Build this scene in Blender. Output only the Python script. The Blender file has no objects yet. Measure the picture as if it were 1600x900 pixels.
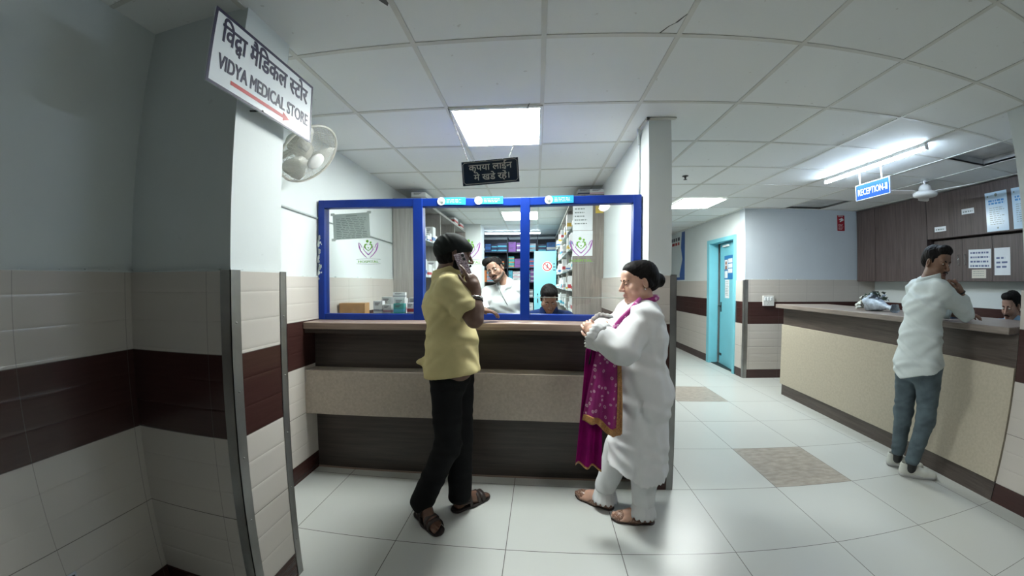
import bpy, bmesh, math, random
import numpy as np
from mathutils import Vector, Matrix, Euler

random.seed(7)
S = bpy.context.scene
COL = S.collection

# ------------------------------------------------------------------ camera
CAM_H = 1.433
camd = bpy.data.cameras.new('camera')
cam = bpy.data.objects.new('camera', camd)
COL.objects.link(cam)
S.camera = cam
cR = Vector((0.9974088, 0.0719372, 0.0008274))
cU = Vector((-0.0018943, 0.0147641, 0.9998892))
cF = Vector((-0.0719170, 0.9972999, -0.0148621))
M4 = Matrix(((cR.x, cU.x, -cF.x, 0), (cR.y, cU.y, -cF.y, 0), (cR.z, cU.z, -cF.z, CAM_H), (0, 0, 0, 1)))
cam.matrix_world = M4
camd.type = 'PANO'                       # the phone's ultra-wide lens with its barrel distortion
camd.sensor_fit = 'HORIZONTAL'
camd.sensor_width = 36.0
camd.clip_start = 0.05
for _c in (camd,):
    try:
        _c.panorama_type = 'FISHEYE_LENS_POLYNOMIAL'
        _c.fisheye_fov = math.radians(175)
        _c.fisheye_polynomial_k0 = 0.0
        _c.fisheye_polynomial_k1 = -8.88003143e-02
        _c.fisheye_polynomial_k2 = 1.76748806e-03
        _c.fisheye_polynomial_k3 = 1.57375331e-05
        _c.fisheye_polynomial_k4 = -1.92882491e-06
    except Exception:
        pass

# ------------------------------------------------------------------ world, exposure
world = bpy.data.worlds.new('world')
S.world = world
world.use_nodes = True
bgn = world.node_tree.nodes['Background']
bgn.inputs[0].default_value = (0.80, 0.90, 1.0, 1)
bgn.inputs[1].default_value = 0.02
PANEL = 84.0            # radiance of the ceiling light panels
TUBE = 125.0            # radiance of the tube lights
S.view_settings.view_transform = 'Standard'
S.view_settings.look = 'None'
S.view_settings.exposure = 0.0
S.view_settings.gamma = 1.0
S.view_settings.use_curve_mapping = False

CEIL = 2.558

# ------------------------------------------------------------------ materials
def srgb(r, g, b):
    f = lambda c: (c / 255 / 12.92) if c / 255 <= 0.04045 else ((c / 255 + 0.055) / 1.055) ** 2.4
    return (f(r), f(g), f(b))

def _nt(name):
    m = bpy.data.materials.new(name)
    m.use_nodes = True
    nt = m.node_tree
    return m, nt, nt.nodes['Principled BSDF']

def mix_rgb(nt, fac, a, b, mode='MIX'):
    n = nt.nodes.new('ShaderNodeMix'); n.data_type = 'RGBA'; n.blend_type = mode
    for sock, v in ((n.inputs[0], fac), (n.inputs[6], a), (n.inputs[7], b)):
        if isinstance(v, bpy.types.NodeSocket): nt.links.new(v, sock)
        elif isinstance(v, (int, float)): sock.default_value = v
        else: sock.default_value = (*v, 1) if len(v) == 3 else v
    return n.outputs[2]

def math_n(nt, op, a, b=None, c=None):
    n = nt.nodes.new('ShaderNodeMath'); n.operation = op
    for i, v in enumerate((a, b, c)):
        if v is None: continue
        if isinstance(v, bpy.types.NodeSocket): nt.links.new(v, n.inputs[i])
        else: n.inputs[i].default_value = v
    return n.outputs[0]

def noise_n(nt, coord, scale, detail=3, stretch=None):
    if stretch:
        mp = nt.nodes.new('ShaderNodeMapping'); mp.inputs['Scale'].default_value = stretch
        nt.links.new(coord, mp.inputs['Vector']); coord = mp.outputs[0]
    n = nt.nodes.new('ShaderNodeTexNoise'); n.inputs['Scale'].default_value = scale; n.inputs['Detail'].default_value = detail
    nt.links.new(coord, n.inputs['Vector'])
    return n.outputs['Fac']

def ramp(nt, fac, lo, hi):
    n = nt.nodes.new('ShaderNodeMapRange'); n.inputs[1].default_value = lo; n.inputs[2].default_value = hi
    nt.links.new(fac, n.inputs[0]); return n.outputs[0]

def bump(nt, bsdf, h, strength=0.3, dist=0.01):
    n = nt.nodes.new('ShaderNodeBump'); n.inputs['Strength'].default_value = strength; n.inputs['Distance'].default_value = dist
    nt.links.new(h, n.inputs['Height']); nt.links.new(n.outputs[0], bsdf.inputs['Normal'])

def wpos(nt):
    return nt.nodes.new('ShaderNodeNewGeometry').outputs['Position']

def opos(nt):
    return nt.nodes.new('ShaderNodeTexCoord').outputs['Object']

def plain(name, col, rough=0.6, metal=0.0, var=0.0, vscale=8, bmp=0.0, bscale=60, spec=0.5, stretch=None):
    m, nt, b = _nt(name)
    b.inputs['Roughness'].default_value = rough
    b.inputs['Metallic'].default_value = metal
    b.inputs['Specular IOR Level'].default_value = spec
    b.inputs['Base Color'].default_value = (*col, 1)
    co = opos(nt)
    if var:
        f = noise_n(nt, co, vscale, 4, stretch)
        o = mix_rgb(nt, ramp(nt, f, 0.3, 0.7), tuple(c * (1 - var) for c in col), tuple(min(1, c * (1 + var)) for c in col))
        nt.links.new(o, b.inputs['Base Color'])
    if bmp:
        bump(nt, b, noise_n(nt, co, bscale, 2, stretch), bmp, 0.004)
    return m

def wood(name, c1, c2, axis='z', rough=0.45, scale=1.0):
    m, nt, b = _nt(name)
    st = {'x': (1.2, 26, 26), 'y': (26, 1.2, 26), 'z': (26, 26, 1.2)}[axis]
    f = noise_n(nt, wpos(nt), 1.6 * scale, 5, st)
    g = noise_n(nt, wpos(nt), 5.0 * scale, 3, st)
    ff = math_n(nt, 'ADD', math_n(nt, 'MULTIPLY', f, 0.65), math_n(nt, 'MULTIPLY', g, 0.35))
    nt.links.new(mix_rgb(nt, ramp(nt, ff, 0.34, 0.66), c1, c2), b.inputs['Base Color'])
    b.inputs['Roughness'].default_value = rough
    return m

def emit(name, col, strength):
    m, nt, b = _nt(name)
    b.inputs['Base Color'].default_value = (0.8, 0.8, 0.8, 1)
    b.inputs['Emission Color'].default_value = (*col, 1)
    b.inputs['Emission Strength'].default_value = strength
    return m

# plaster: off-white paint, faint mottling and scuffs
def plaster_mat(name, col):
    m, nt, b = _nt(name)
    p = wpos(nt)
    f = noise_n(nt, p, 1.7, 5)
    o = mix_rgb(nt, ramp(nt, f, 0.35, 0.7), tuple(c * 0.93 for c in col), col)
    sp = ramp(nt, noise_n(nt, p, 22, 2), 0.74, 0.80)
    o = mix_rgb(nt, math_n(nt, 'MULTIPLY', sp, 0.25), o, tuple(c * 0.6 for c in col))
    nt.links.new(o, b.inputs['Base Color'])
    b.inputs['Roughness'].default_value = 0.6
    bump(nt, b, noise_n(nt, p, 40, 3), 0.12, 0.003)
    return m

# glazed wall tiles: bands by height, joints and moulded courses
def dado_mat(name='glazed_wall_tiles'):
    m, nt, b = _nt(name)
    p = wpos(nt)
    sx = nt.nodes.new('ShaderNodeSeparateXYZ'); nt.links.new(p, sx.inputs[0])
    x, y, z = sx.outputs
    h = math_n(nt, 'ADD', x, y)
    light, brown = (0.60, 0.555, 0.51), (0.050, 0.021, 0.019)
    var = noise_n(nt, p, 2.5, 3)
    lightv = mix_rgb(nt, var, tuple(c * 0.94 for c in light), light)
    in_band = math_n(nt, 'MULTIPLY', math_n(nt, 'GREATER_THAN', z, 0.822), math_n(nt, 'LESS_THAN', z, 1.155))
    base = math_n(nt, 'LESS_THAN', z, 0.131)
    isb = math_n(nt, 'MAXIMUM', in_band, base)
    gr = noise_n(nt, p, 6, 4, (1, 1, 14))
    brownv = mix_rgb(nt, gr, tuple(c * 0.8 for c in brown), tuple(c * 1.25 for c in brown))
    col = mix_rgb(nt, isb, lightv, brownv)
    # vertical joints every 0.45 m, horizontal at the tile edges
    hj = math_n(nt, 'LESS_THAN', math_n(nt, 'ABSOLUTE', math_n(nt, 'SUBTRACT', math_n(nt, 'FRACT', math_n(nt, 'MULTIPLY', math_n(nt, 'ADD', h, 20.13), 1 / 0.45)), 0.5)), 0.0035)
    zj = None
    for zz in (0.477, 0.822, 1.155, 0.131):
        q = math_n(nt, 'LESS_THAN', math_n(nt, 'ABSOLUTE', math_n(nt, 'SUBTRACT', z, zz)), 0.0016)
        zj = q if zj is None else math_n(nt, 'MAXIMUM', zj, q)
    hjw = math_n(nt, 'MULTIPLY', hj, 0.45)
    col = mix_rgb(nt, math_n(nt, 'MAXIMUM', hjw, math_n(nt, 'MULTIPLY', zj, 0.8)), col, (0.12, 0.10, 0.09))
    nt.links.new(col, b.inputs['Base Color'])
    b.inputs['Roughness'].default_value = 0.22
    # moulded courses: three per tile, a soft pillow
    c = math_n(nt, 'FRACT', math_n(nt, 'MULTIPLY', math_n(nt, 'SUBTRACT', z, 0.131), 1 / 0.1152))
    pil = math_n(nt, 'POWER', math_n(nt, 'ABSOLUTE', math_n(nt, 'SUBTRACT', math_n(nt, 'MULTIPLY', c, 2), 1)), 10)
    hh = math_n(nt, 'SUBTRACT', math_n(nt, 'MULTIPLY', noise_n(nt, p, 1.5, 1), 0.25), math_n(nt, 'MULTIPLY', pil, 1.0))
    bump(nt, b, hh, 0.35, 0.004)
    return m

def floor_mat():
    m, nt, b = _nt('polished_floor_tiles')
    p = wpos(nt)
    T, A, FX, FY = 0.61581, -0.0100436, -0.17681, 1.74885
    mp = nt.nodes.new('ShaderNodeMapping'); mp.vector_type = 'POINT'
    mp.inputs['Rotation'].default_value = (0, 0, -A)
    nt.links.new(p, mp.inputs['Vector'])
    sx = nt.nodes.new('ShaderNodeSeparateXYZ'); nt.links.new(mp.outputs[0], sx.inputs[0])
    u = math_n(nt, 'MULTIPLY', math_n(nt, 'SUBTRACT', sx.outputs[0], FX), 1 / T)
    v = math_n(nt, 'MULTIPLY', math_n(nt, 'SUBTRACT', sx.outputs[1], FY), 1 / T)
    def line(c):
        f = math_n(nt, 'FRACT', math_n(nt, 'ADD', c, 100.5))
        return math_n(nt, 'LESS_THAN', math_n(nt, 'ABSOLUTE', math_n(nt, 'SUBTRACT', f, 0.5)), 0.0034)
    joint = math_n(nt, 'MAXIMUM', line(u), line(v))
    iu, iv = math_n(nt, 'FLOOR', u), math_n(nt, 'FLOOR', v)
    mu = math_n(nt, 'COMPARE', iu, 3.0, 0.1)
    mv = math_n(nt, 'COMPARE', math_n(nt, 'FRACT', math_n(nt, 'MULTIPLY', math_n(nt, 'ADD', iv, 98.02), 1 / 3)), 0.0, 0.05)
    beige = math_n(nt, 'MULTIPLY', mu, mv)
    wn = nt.nodes.new('ShaderNodeTexWhiteNoise'); wn.noise_dimensions = '2D'
    cb = nt.nodes.new('ShaderNodeCombineXYZ'); nt.links.new(iu, cb.inputs[0]); nt.links.new(iv, cb.inputs[1])
    nt.links.new(cb.outputs[0], wn.inputs['Vector'])
    white = (0.545, 0.562, 0.54)
    wv = mix_rgb(nt, wn.outputs['Value'], tuple(c * 0.97 for c in white), white)
    smear = ramp(nt, noise_n(nt, p, 3.0, 5), 0.35, 0.75)
    wv = mix_rgb(nt, math_n(nt, 'MULTIPLY', smear, 0.10), wv, (0.45, 0.44, 0.40))
    bn = ramp(nt, noise_n(nt, p, 14, 5, (1, 2.2, 1)), 0.35, 0.7)
    bv = mix_rgb(nt, bn, (0.30, 0.265, 0.225), (0.43, 0.39, 0.34))
    col = mix_rgb(nt, beige, wv, bv)
    col = mix_rgb(nt, joint, col, (0.10, 0.09, 0.085))
    nt.links.new(col, b.inputs['Base Color'])
    b.inputs['Roughness'].default_value = 0.30
    b.inputs['Specular IOR Level'].default_value = 0.38
    return m

def ceiling_mat():
    m, nt, b = _nt('mineral_ceiling_tiles')
    p = wpos(nt)
    sx = nt.nodes.new('ShaderNodeSeparateXYZ'); nt.links.new(p, sx.inputs[0])
    iu = math_n(nt, 'FLOOR', math_n(nt, 'MULTIPLY', math_n(nt, 'SUBTRACT', sx.outputs[0], 0.034), 1 / 0.61))
    iv = math_n(nt, 'FLOOR', math_n(nt, 'MULTIPLY', math_n(nt, 'SUBTRACT', sx.outputs[1], 2.1475), 1 / 0.61))
    wn = nt.nodes.new('ShaderNodeTexWhiteNoise'); wn.noise_dimensions = '2D'
    cb = nt.nodes.new('ShaderNodeCombineXYZ'); nt.links.new(iu, cb.inputs[0]); nt.links.new(iv, cb.inputs[1])
    nt.links.new(cb.outputs[0], wn.inputs['Vector'])
    c = (0.77, 0.79, 0.78)
    o = mix_rgb(nt, wn.outputs['Value'], tuple(k * 0.95 for k in c), c)
    st = ramp(nt, noise_n(nt, p, 26, 1), 0.77, 0.8)
    o = mix_rgb(nt, math_n(nt, 'MULTIPLY', st, 0.4), o, (0.4, 0.38, 0.34))
    nt.links.new(o, b.inputs['Base Color'])
    b.inputs['Roughness'].default_value = 0.8
    bump(nt, b, noise_n(nt, p, 220, 2), 0.15, 0.002)
    return m

def glass_mat():
    m = bpy.data.materials.new('clear_glass'); m.use_nodes = True
    nt = m.node_tree; nt.nodes.clear()
    out = nt.nodes.new('ShaderNodeOutputMaterial'); mx = nt.nodes.new('ShaderNodeMixShader')
    t = nt.nodes.new('ShaderNodeBsdfTransparent'); t.inputs[0].default_value = (0.97, 0.985, 0.98, 1)
    g = nt.nodes.new('ShaderNodeBsdfGlossy'); g.inputs['Roughness'].default_value = 0.03
    fr = nt.nodes.new('ShaderNodeFresnel'); fr.inputs[0].default_value = 1.35
    nt.links.new(fr.outputs[0], mx.inputs[0]); nt.links.new(t.outputs[0], mx.inputs[1]); nt.links.new(g.outputs[0], mx.inputs[2])
    nt.links.new(mx.outputs[0], out.inputs[0])
    return m

MT = {}
MT['plaster'] = plaster_mat('white_wall_paint', (0.68, 0.725, 0.725))
MT['plaster_blue'] = plaster_mat('pale_blue_wall_paint', (0.62, 0.68, 0.74))
MT['tile'] = dado_mat()
MT['floor'] = floor_mat()
MT['ceiling'] = ceiling_mat()
MT['tbar'] = plain('ceiling_grid_bars', (0.60, 0.60, 0.56), 0.5, var=0.08, vscale=3)
MT['plenum'] = plain('dark_plenum', (0.10, 0.10, 0.10), 0.9, var=0.3)
MT['recess'] = plain('grey_ceiling_recess', (0.50, 0.51, 0.52), 0.9, var=0.25, vscale=4)
MT['steel'] = plain('brushed_steel_strip', (0.33, 0.33, 0.32), 0.38, 0.85, var=0.18, vscale=5, bmp=0.1, bscale=40)
MT['glass'] = glass_mat()
MT['blue'] = plain('blue_enamel_paint', (0.002, 0.030, 0.26), 0.42, var=0.12, vscale=5, spec=.3)
MT['dwood'] = wood('dark_wood_laminate', (0.028, 0.022, 0.019), (0.060, 0.047, 0.040), 'x', 0.4)
MT['dwood_v'] = wood('dark_wood_laminate_upright', (0.052, 0.036, 0.034), (0.110, 0.080, 0.074), 'z', 0.42)
MT['gwood_v'] = wood('grey_wood_laminate_upright', (0.17, 0.145, 0.125), (0.30, 0.265, 0.235), 'z', 0.45)
MT['greylam'] = wood('pale_grey_laminate', (0.24, 0.225, 0.21), (0.36, 0.34, 0.32), 'z', 0.5)
MT['beige'] = plain('beige_textured_laminate', (0.42, 0.365, 0.305), 0.5, var=0.10, vscale=60, bmp=0.15, bscale=160)
MT['cream'] = plain('cream_textured_laminate', (0.47, 0.42, 0.33), 0.5, var=0.07, vscale=50, bmp=0.12, bscale=160)
MT['top'] = wood('brown_wood_grain_worktop', (0.20, 0.145, 0.115), (0.36, 0.275, 0.225), 'x', 0.3)
MT['topgrey'] = wood('grey_brown_worktop', (0.20, 0.165, 0.145), (0.32, 0.27, 0.24), 'y', 0.3)
MT['fascia'] = wood('dark_desk_fascia', (0.060, 0.046, 0.040), (0.115, 0.092, 0.080), 'y', 0.4)
MT['lblue'] = plain('light_blue_paint', (0.20, 0.56, 0.66), 0.4, var=0.06, vscale=3)
MT['white'] = plain('white_plastic', (0.78, 0.78, 0.76), 0.4)
MT['paper'] = plain('white_paper', (0.80, 0.83, 0.85), 0.6, var=0.04)
MT['greypaper'] = plain('grey_laminated_paper', (0.40, 0.47, 0.45), 0.4, var=0.05)
MT['ink'] = plain('dark_ink', (0.06, 0.065, 0.09), 0.6)
MT['greyink'] = plain('grey_ink', (0.20, 0.24, 0.23), 0.6)
MT['navy'] = plain('navy_letters', (0.022, 0.018, 0.055), 0.5)
MT['red'] = plain('red_print', (0.46, 0.03, 0.03), 0.5)
MT['green'] = plain('green_print', (0.16, 0.42, 0.05), 0.5)
MT['purple'] = plain('purple_print', (0.36, 0.11, 0.42), 0.5)
MT['black'] = plain('black_plastic', (0.012, 0.012, 0.013), 0.4)
MT['chrome'] = plain('chrome', (0.7, 0.7, 0.7), 0.2, 1.0)
MT['darkmetal'] = plain('dark_metal', (0.06, 0.06, 0.06), 0.4, 0.8)

# ------------------------------------------------------------------ mesh builder
class MB:
    def __init__(s): s.v, s.f, s.mi, s.sm = [], [], [], []
    def add(s, vs, fs, mi=0, sm=False):
        n = len(s.v); s.v += [tuple(v) for v in vs]
        s.f += [tuple(i + n for i in f) for f in fs]; s.mi += [mi] * len(fs); s.sm += [sm] * len(fs)
        return s
    def box(s, x0, x1, y0, y1, z0, z1, mi=0, R=None, o=(0, 0, 0)):
        vs = [Vector((x, y, z)) for z in (z0, z1) for y in (y0, y1) for x in (x0, x1)]
        if R is not None: vs = [R @ v + Vector(o) for v in vs]
        return s.add(vs, [(0, 2, 3, 1), (4, 5, 7, 6), (0, 1, 5, 4), (2, 6, 7, 3), (0, 4, 6, 2), (1, 3, 7, 5)], mi)
    def quad(s, a, b, c, d, mi=0): return s.add([a, b, c, d], [(0, 1, 2, 3)], mi)
    def tube(s, pts, r, n=10, mi=0, cap=True, closed=False):
        pts = [Vector(p) for p in pts]; m = len(pts)
        rs = r if hasattr(r, '__len__') else [r] * m
        vs, fs = [], []
        t0 = (pts[1] - pts[0]).normalized()
        up = Vector((0, 0, 1)) if abs(t0.z) < 0.9 else Vector((1, 0, 0))
        nx = t0.cross(up).normalized()
        for i, p in enumerate(pts):
            if closed: t = (pts[(i + 1) % m] - pts[i - 1]).normalized()
            else: t = (pts[min(i + 1, m - 1)] - pts[max(i - 1, 0)]).normalized()
            nx = (nx - t * nx.dot(t)).normalized(); ny = t.cross(nx)
            vs += [p + (nx * math.cos(a) + ny * math.sin(a)) * rs[i] for a in [2 * math.pi * k / n for k in range(n)]]
        for i in range(m if closed else m - 1):
            j = (i + 1) % m
            fs += [(i * n + k, i * n + (k + 1) % n, j * n + (k + 1) % n, j * n + k) for k in range(n)]
        if cap and not closed: fs += [tuple(range(n))[::-1], tuple((m - 1) * n + k for k in range(n))]
        return s.add(vs, fs, mi, True)
    def lathe(s, prof, n=24, mi=0, R=None, o=(0, 0, 0), sm=True):
        vs, fs = [], []
        for r, z in prof: vs += [Vector((r * math.cos(2 * math.pi * k / n), r * math.sin(2 * math.pi * k / n), z)) for k in range(n)]
        for i in range(len(prof) - 1): fs += [(i * n + k, i * n + (k + 1) % n, (i + 1) * n + (k + 1) % n, (i + 1) * n + k) for k in range(n)]
        fs += [tuple(range(n))[::-1], tuple((len(prof) - 1) * n + k for k in range(n))]
        if R is not None: vs = [R @ v for v in vs]
        vs = [v + Vector(o) for v in vs]
        return s.add(vs, fs, mi, sm)
    def prism(s, poly, z0, z1, R=None, o=(0, 0, 0), mi=0):
        n = len(poly)
        vs = [Vector((x, y, z)) for z in (z0, z1) for x, y in poly]
        if R is not None: vs = [R @ v for v in vs]
        vs = [v + Vector(o) for v in vs]
        fs = [tuple(range(n))[::-1], tuple(n + k for k in range(n))] + [(k, (k + 1) % n, n + (k + 1) % n, n + k) for k in range(n)]
        return s.add(vs, fs, mi)
    def ball(s, c, r, n=12, mi=0, R=None):
        r = (r, r, r) if not hasattr(r, '__len__') else r
        pr = [(max(1e-4, math.sin(math.pi * i / n)), -math.cos(math.pi * i / n)) for i in range(n + 1)]
        vs, fs = [], []
        for a, z in pr:
            for k in range(n):
                q = Vector((a * math.cos(2 * math.pi * k / n) * r[0], a * math.sin(2 * math.pi * k / n) * r[1], z * r[2]))
                if R is not None: q = R @ q
                vs.append(q + Vector(c))
        for i in range(n): fs += [(i * n + k, i * n + (k + 1) % n, (i + 1) * n + (k + 1) % n, (i + 1) * n + k) for k in range(n)]
        return s.add(vs, fs, mi, True)
    def build(s, name, mats, parent=None, bevel=0.0, local=False, kind=None):
        if not isinstance(mats, (list, tuple)): mats = [mats]
        me = bpy.data.meshes.new(name)
        off = Vector((0, 0, 0))
        if parent is not None and not local: off = world_loc(parent)
        me.from_pydata([tuple(Vector(v) - off) for v in s.v], [], s.f)
        for m in mats: me.materials.append(m)
        me.polygons.foreach_set('material_index', s.mi)
        me.polygons.foreach_set('use_smooth', s.sm)
        bm = bmesh.new(); bm.from_mesh(me); bmesh.ops.recalc_face_normals(bm, faces=bm.faces[:]); bm.to_mesh(me); bm.free()
        me.update()
        o = bpy.data.objects.new(name, me); COL.objects.link(o)
        if parent is not None: o.parent = parent
        if bevel:
            md = o.modifiers.new('bevel', 'BEVEL'); md.width = bevel; md.segments = 2; md.limit_method = 'ANGLE'; md.angle_limit = math.radians(40)
        if kind: o['kind'] = kind
        return o

def world_loc(o):
    l = Vector((0, 0, 0))
    while o is not None: l = l + o.location; o = o.parent
    return l

def tag(o, label, cat, group=None):
    o['label'] = label; o['category'] = cat
    if group: o['group'] = group
    return o

def thing(name, label, cat, loc=(0, 0, 0), group=None, rotz=0.0):
    o = bpy.data.objects.new(name, None); COL.objects.link(o)
    o.location = loc; o.rotation_euler = (0, 0, rotz); o.empty_display_size = 0.1
    return tag(o, label, cat, group)

def struct(name, mb, mats, parent=None, bevel=0.0):
    return mb.build(name, mats, parent, bevel, kind='structure')

def dup(root, loc, label=None, group=None, rotz=None):
    r = root.copy(); COL.objects.link(r); r.location = loc
    if rotz is not None: r.rotation_euler = (0, 0, rotz)
    if label: r['label'] = label
    if group: r['group'] = group
    for ch in list(root.children):
        c = ch.copy(); COL.objects.link(c); c.parent = r
        for g in list(ch.children):
            d = g.copy(); COL.objects.link(d); d.parent = c
    return r

def basis(x, y, z):
    x, y, z = Vector(x), Vector(y), Vector(z)
    return Matrix(((x.x, y.x, z.x), (x.y, y.y, z.y), (x.z, y.z, z.z)))

# lettering: glyph outlines turned into thin raised meshes, laid in a frame R (x along the line, y up the letters) at point o
def text_geo(body, extrude=0.0006, bold=0.0, clip=None):
    cu = bpy.data.curves.new('t', 'FONT'); cu.body = body; cu.extrude = extrude; cu.offset = bold; cu.resolution_u = 3
    ob = bpy.data.objects.new('t', cu); COL.objects.link(ob)
    dg = bpy.context.evaluated_depsgraph_get()
    me = bpy.data.meshes.new_from_object(ob.evaluated_get(dg))
    bpy.data.objects.remove(ob); bpy.data.curves.remove(cu)
    if clip is not None:
        bm = bmesh.new(); bm.from_mesh(me)
        bmesh.ops.bisect_plane(bm, geom=bm.verts[:] + bm.edges[:] + bm.faces[:], plane_co=(clip, 0, 0), plane_no=(1, 0, 0), clear_outer=True)
        bm.to_mesh(me); bm.free()
    vs = [tuple(v.co) for v in me.vertices]; fs = [tuple(p.vertices) for p in me.polygons]
    bpy.data.meshes.remove(me)
    return vs, fs

BOLD_STEPS = (-1, 0, 1)
def write(mb, body, o, R, height=None, width=None, x0=0.0, bold=0.0, mi=0, center=False, depth=0.0008, cap=0.73):
    vs, fs = text_geo(body, 0.02, 0.0)
    if not vs: return 0
    xs = [v[0] for v in vs]; lo, hi = min(xs), max(xs)
    sy = height / cap if height else width / (hi - lo)
    sx = width / (hi - lo) if width else sy
    dx = -(hi - lo) * sx / 2 if center else 0
    for i, (ex, ey) in enumerate(((0, 0), (1, .5), (-1, -.5), (1, -.5), (-1, .5)) if bold else ((0, 0),)):
        mb.add([R @ Vector(((x - lo + ex * bold) * sx + dx + x0, (y + ey * bold) * sy, z * depth / 0.02 + i * .00004)) + Vector(o) for x, y, z in vs], fs, mi)
    return (hi - lo) * sx

def scribble(mb, o, R, width, rows, lh, th, mi=0, seed=1, ragged=0.25, word=0.02):
    """Lines of small writing too fine to read: short dashes."""
    rnd = random.Random(seed)
    for r in range(rows):
        x, end = 0.0, width * (1 - ragged * rnd.random())
        while x < end:
            w = word * rnd.uniform(0.5, 1.6); w = min(w, end - x)
            mb.box(x, x + w, -r * lh - th, -r * lh, 0, 0.0004, mi, R, o)
            x += w + word * 0.35

# ================================================================== the setting
WX = -1.70            # left wall face
# floor and ceiling
struct('floor', MB().box(-2.2, 5.6, -2.6, 12.2, -0.1, 0.0), MT['floor'])
gx0, gy0, G = 0.034, 2.1475, 0.61
open_cells = {(6, 0): 0.07, (6, 4): 0.03}
cm = MB()
for i in range(-4, 10):
    for j in range(-8, 17):
        x0, x1 = gx0 + G * i, gx0 + G * (i + 1); y0, y1 = gy0 + G * j, gy0 + G * (j + 1)
        x0c, x1c = max(x0, -2.2), min(x1, 5.6)
        if x1c <= x0c: continue
        d = open_cells.get((i, j))
        if d is None:
            cm.box(x0c, x1c, y0, y1, CEIL, CEIL + 0.02)
        else:
            cm.box(x0c, x1c, y0, y1, CEIL + d, CEIL + d + 0.02, 1)
            for a in ((x0c - .004, x0c, y0, y1), (x1c, x1c + .004, y0, y1), (x0c, x1c, y0 - .004, y0), (x0c, x1c, y1, y1 + .004)):
                cm.box(*a, CEIL, CEIL + d + 0.02, 1)
cm.box(-2.2, 5.6, -2.8, 12.2, CEIL + 0.30, CEIL + 0.34, 1)
struct('ceiling', cm, [MT['ceiling'], MT['recess']])
tb = MB()
for i in range(-2, 9):
    x = gx0 + G * i
    tb.box(x - .012, x + .012, -2.6, 12.0, CEIL - .004, CEIL)
for j in range(-7, 17):
    y = gy0 + G * j
    tb.box(-1.7, 5.3, y - .012, y + .012, CEIL - .0035, CEIL)
struct('trim_1', tb, MT['tbar'])
# cracks and a missing corner in the ceiling tiles
ck = MB()
pts = [(0.555, 1.525), (0.580, 1.48), (0.605, 1.455), (0.622, 1.42), (0.640, 1.385)]
for a, b in zip(pts[:-1], pts[1:]):
    w = random.uniform(.003, .006)
    ck.add([(a[0] - w, a[1], CEIL - .001), (a[0] + w, a[1], CEIL - .001), (b[0] + w * .7, b[1], CEIL - .001), (b[0] - w * .7, b[1], CEIL - .001)], [(0, 1, 2, 3)])
ck.add([(-.640, 1.215, CEIL - .001), (-.596, 1.21, CEIL - .001), (-.590, 1.275, CEIL - .001), (-.600, 1.29, CEIL - .001), (-.618, 1.262, CEIL - .001)], [(0, 1, 2, 3, 4)])
struct('trim_2', ck, MT['plenum'])

# left wall with the pier that stands out of it
struct('wall_left', MB().box(WX - .2, WX, -2.6, 8.3, 0, CEIL), MT['plaster'])
struct('wall_left_pier', MB().box(WX, -1.162, 1.172, 1.448, 0, CEIL), MT['plaster'])
DT = 1.478
dl = MB()
dl.box(WX - .01, WX + .012, -2.6, 1.172, 0, DT)
dl.box(WX - .01, WX + .012, 1.448, 8.0, 0, DT)
dl.box(WX, -1.150, 1.160, 1.46, 0, DT)
struct('wall_left_tiles', dl, MT['tile'])
# rough mortar line on top of the tiles
def caulk(x0, x1, y0, y1, z=DT, seed=3):
    r = random.Random(seed); m = MB()
    L = max(x1 - x0, y1 - y0); n = max(2, int(L / .05)); ax = 0 if x1 - x0 > y1 - y0 else 1
    for k in range(n):
        a, b = k / n, (k + 1) / n
        if ax == 0: m.box(x0 + L * a, x0 + L * b, y0, y1, z - .004, z + r.uniform(.001, .011))
        else: m.box(x0, x1, y0 + L * a, y0 + L * b, z - .004, z + r.uniform(.001, .011))
    return m
ca = caulk(WX, WX + .011, -1.5, 1.17)
for m in (caulk(WX, -1.152, 1.161, 1.171, seed=4), caulk(-1.161, -1.152, 1.165, 1.455, seed=5), caulk(WX, WX + .011, 1.46, 3.86, seed=6)):
    ca.add(m.v, m.f)
struct('trim_3', ca, MT['plaster'])
# steel corner strips
def corner_strip(name, cx, cy, sx, sy, z1, w=0.045, t=0.003):
    m = MB()
    x0, x1 = sorted((cx + sx * t, cx - sx * w)); y0, y1 = sorted((cy + sy * t, cy))
    m.box(x0, x1, y0, y1, 0.0, z1)
    x0, x1 = sorted((cx + sx * t, cx)); y0, y1 = sorted((cy + sy * t, cy - sy * w))
    m.box(x0, x1, y0, y1, 0.0, z1)
    for k in range(5):
        z = 0.2 + k * 0.27
        m.lathe([(.004, 0), (.004, .0015), (.002, .003)], 8, 0, Matrix.Rotation(math.pi / 2 * sx, 3, 'Y'), (cx + sx * t, cy - sy * w * .5, z))
    return struct(name, m, MT['steel'])
corner_strip('trim_4', -1.150, 1.160, 1, -1, DT + .005)
corner_strip('trim_5', -1.150, 1.460, 1, 1, DT + .005, w=.035)

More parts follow.
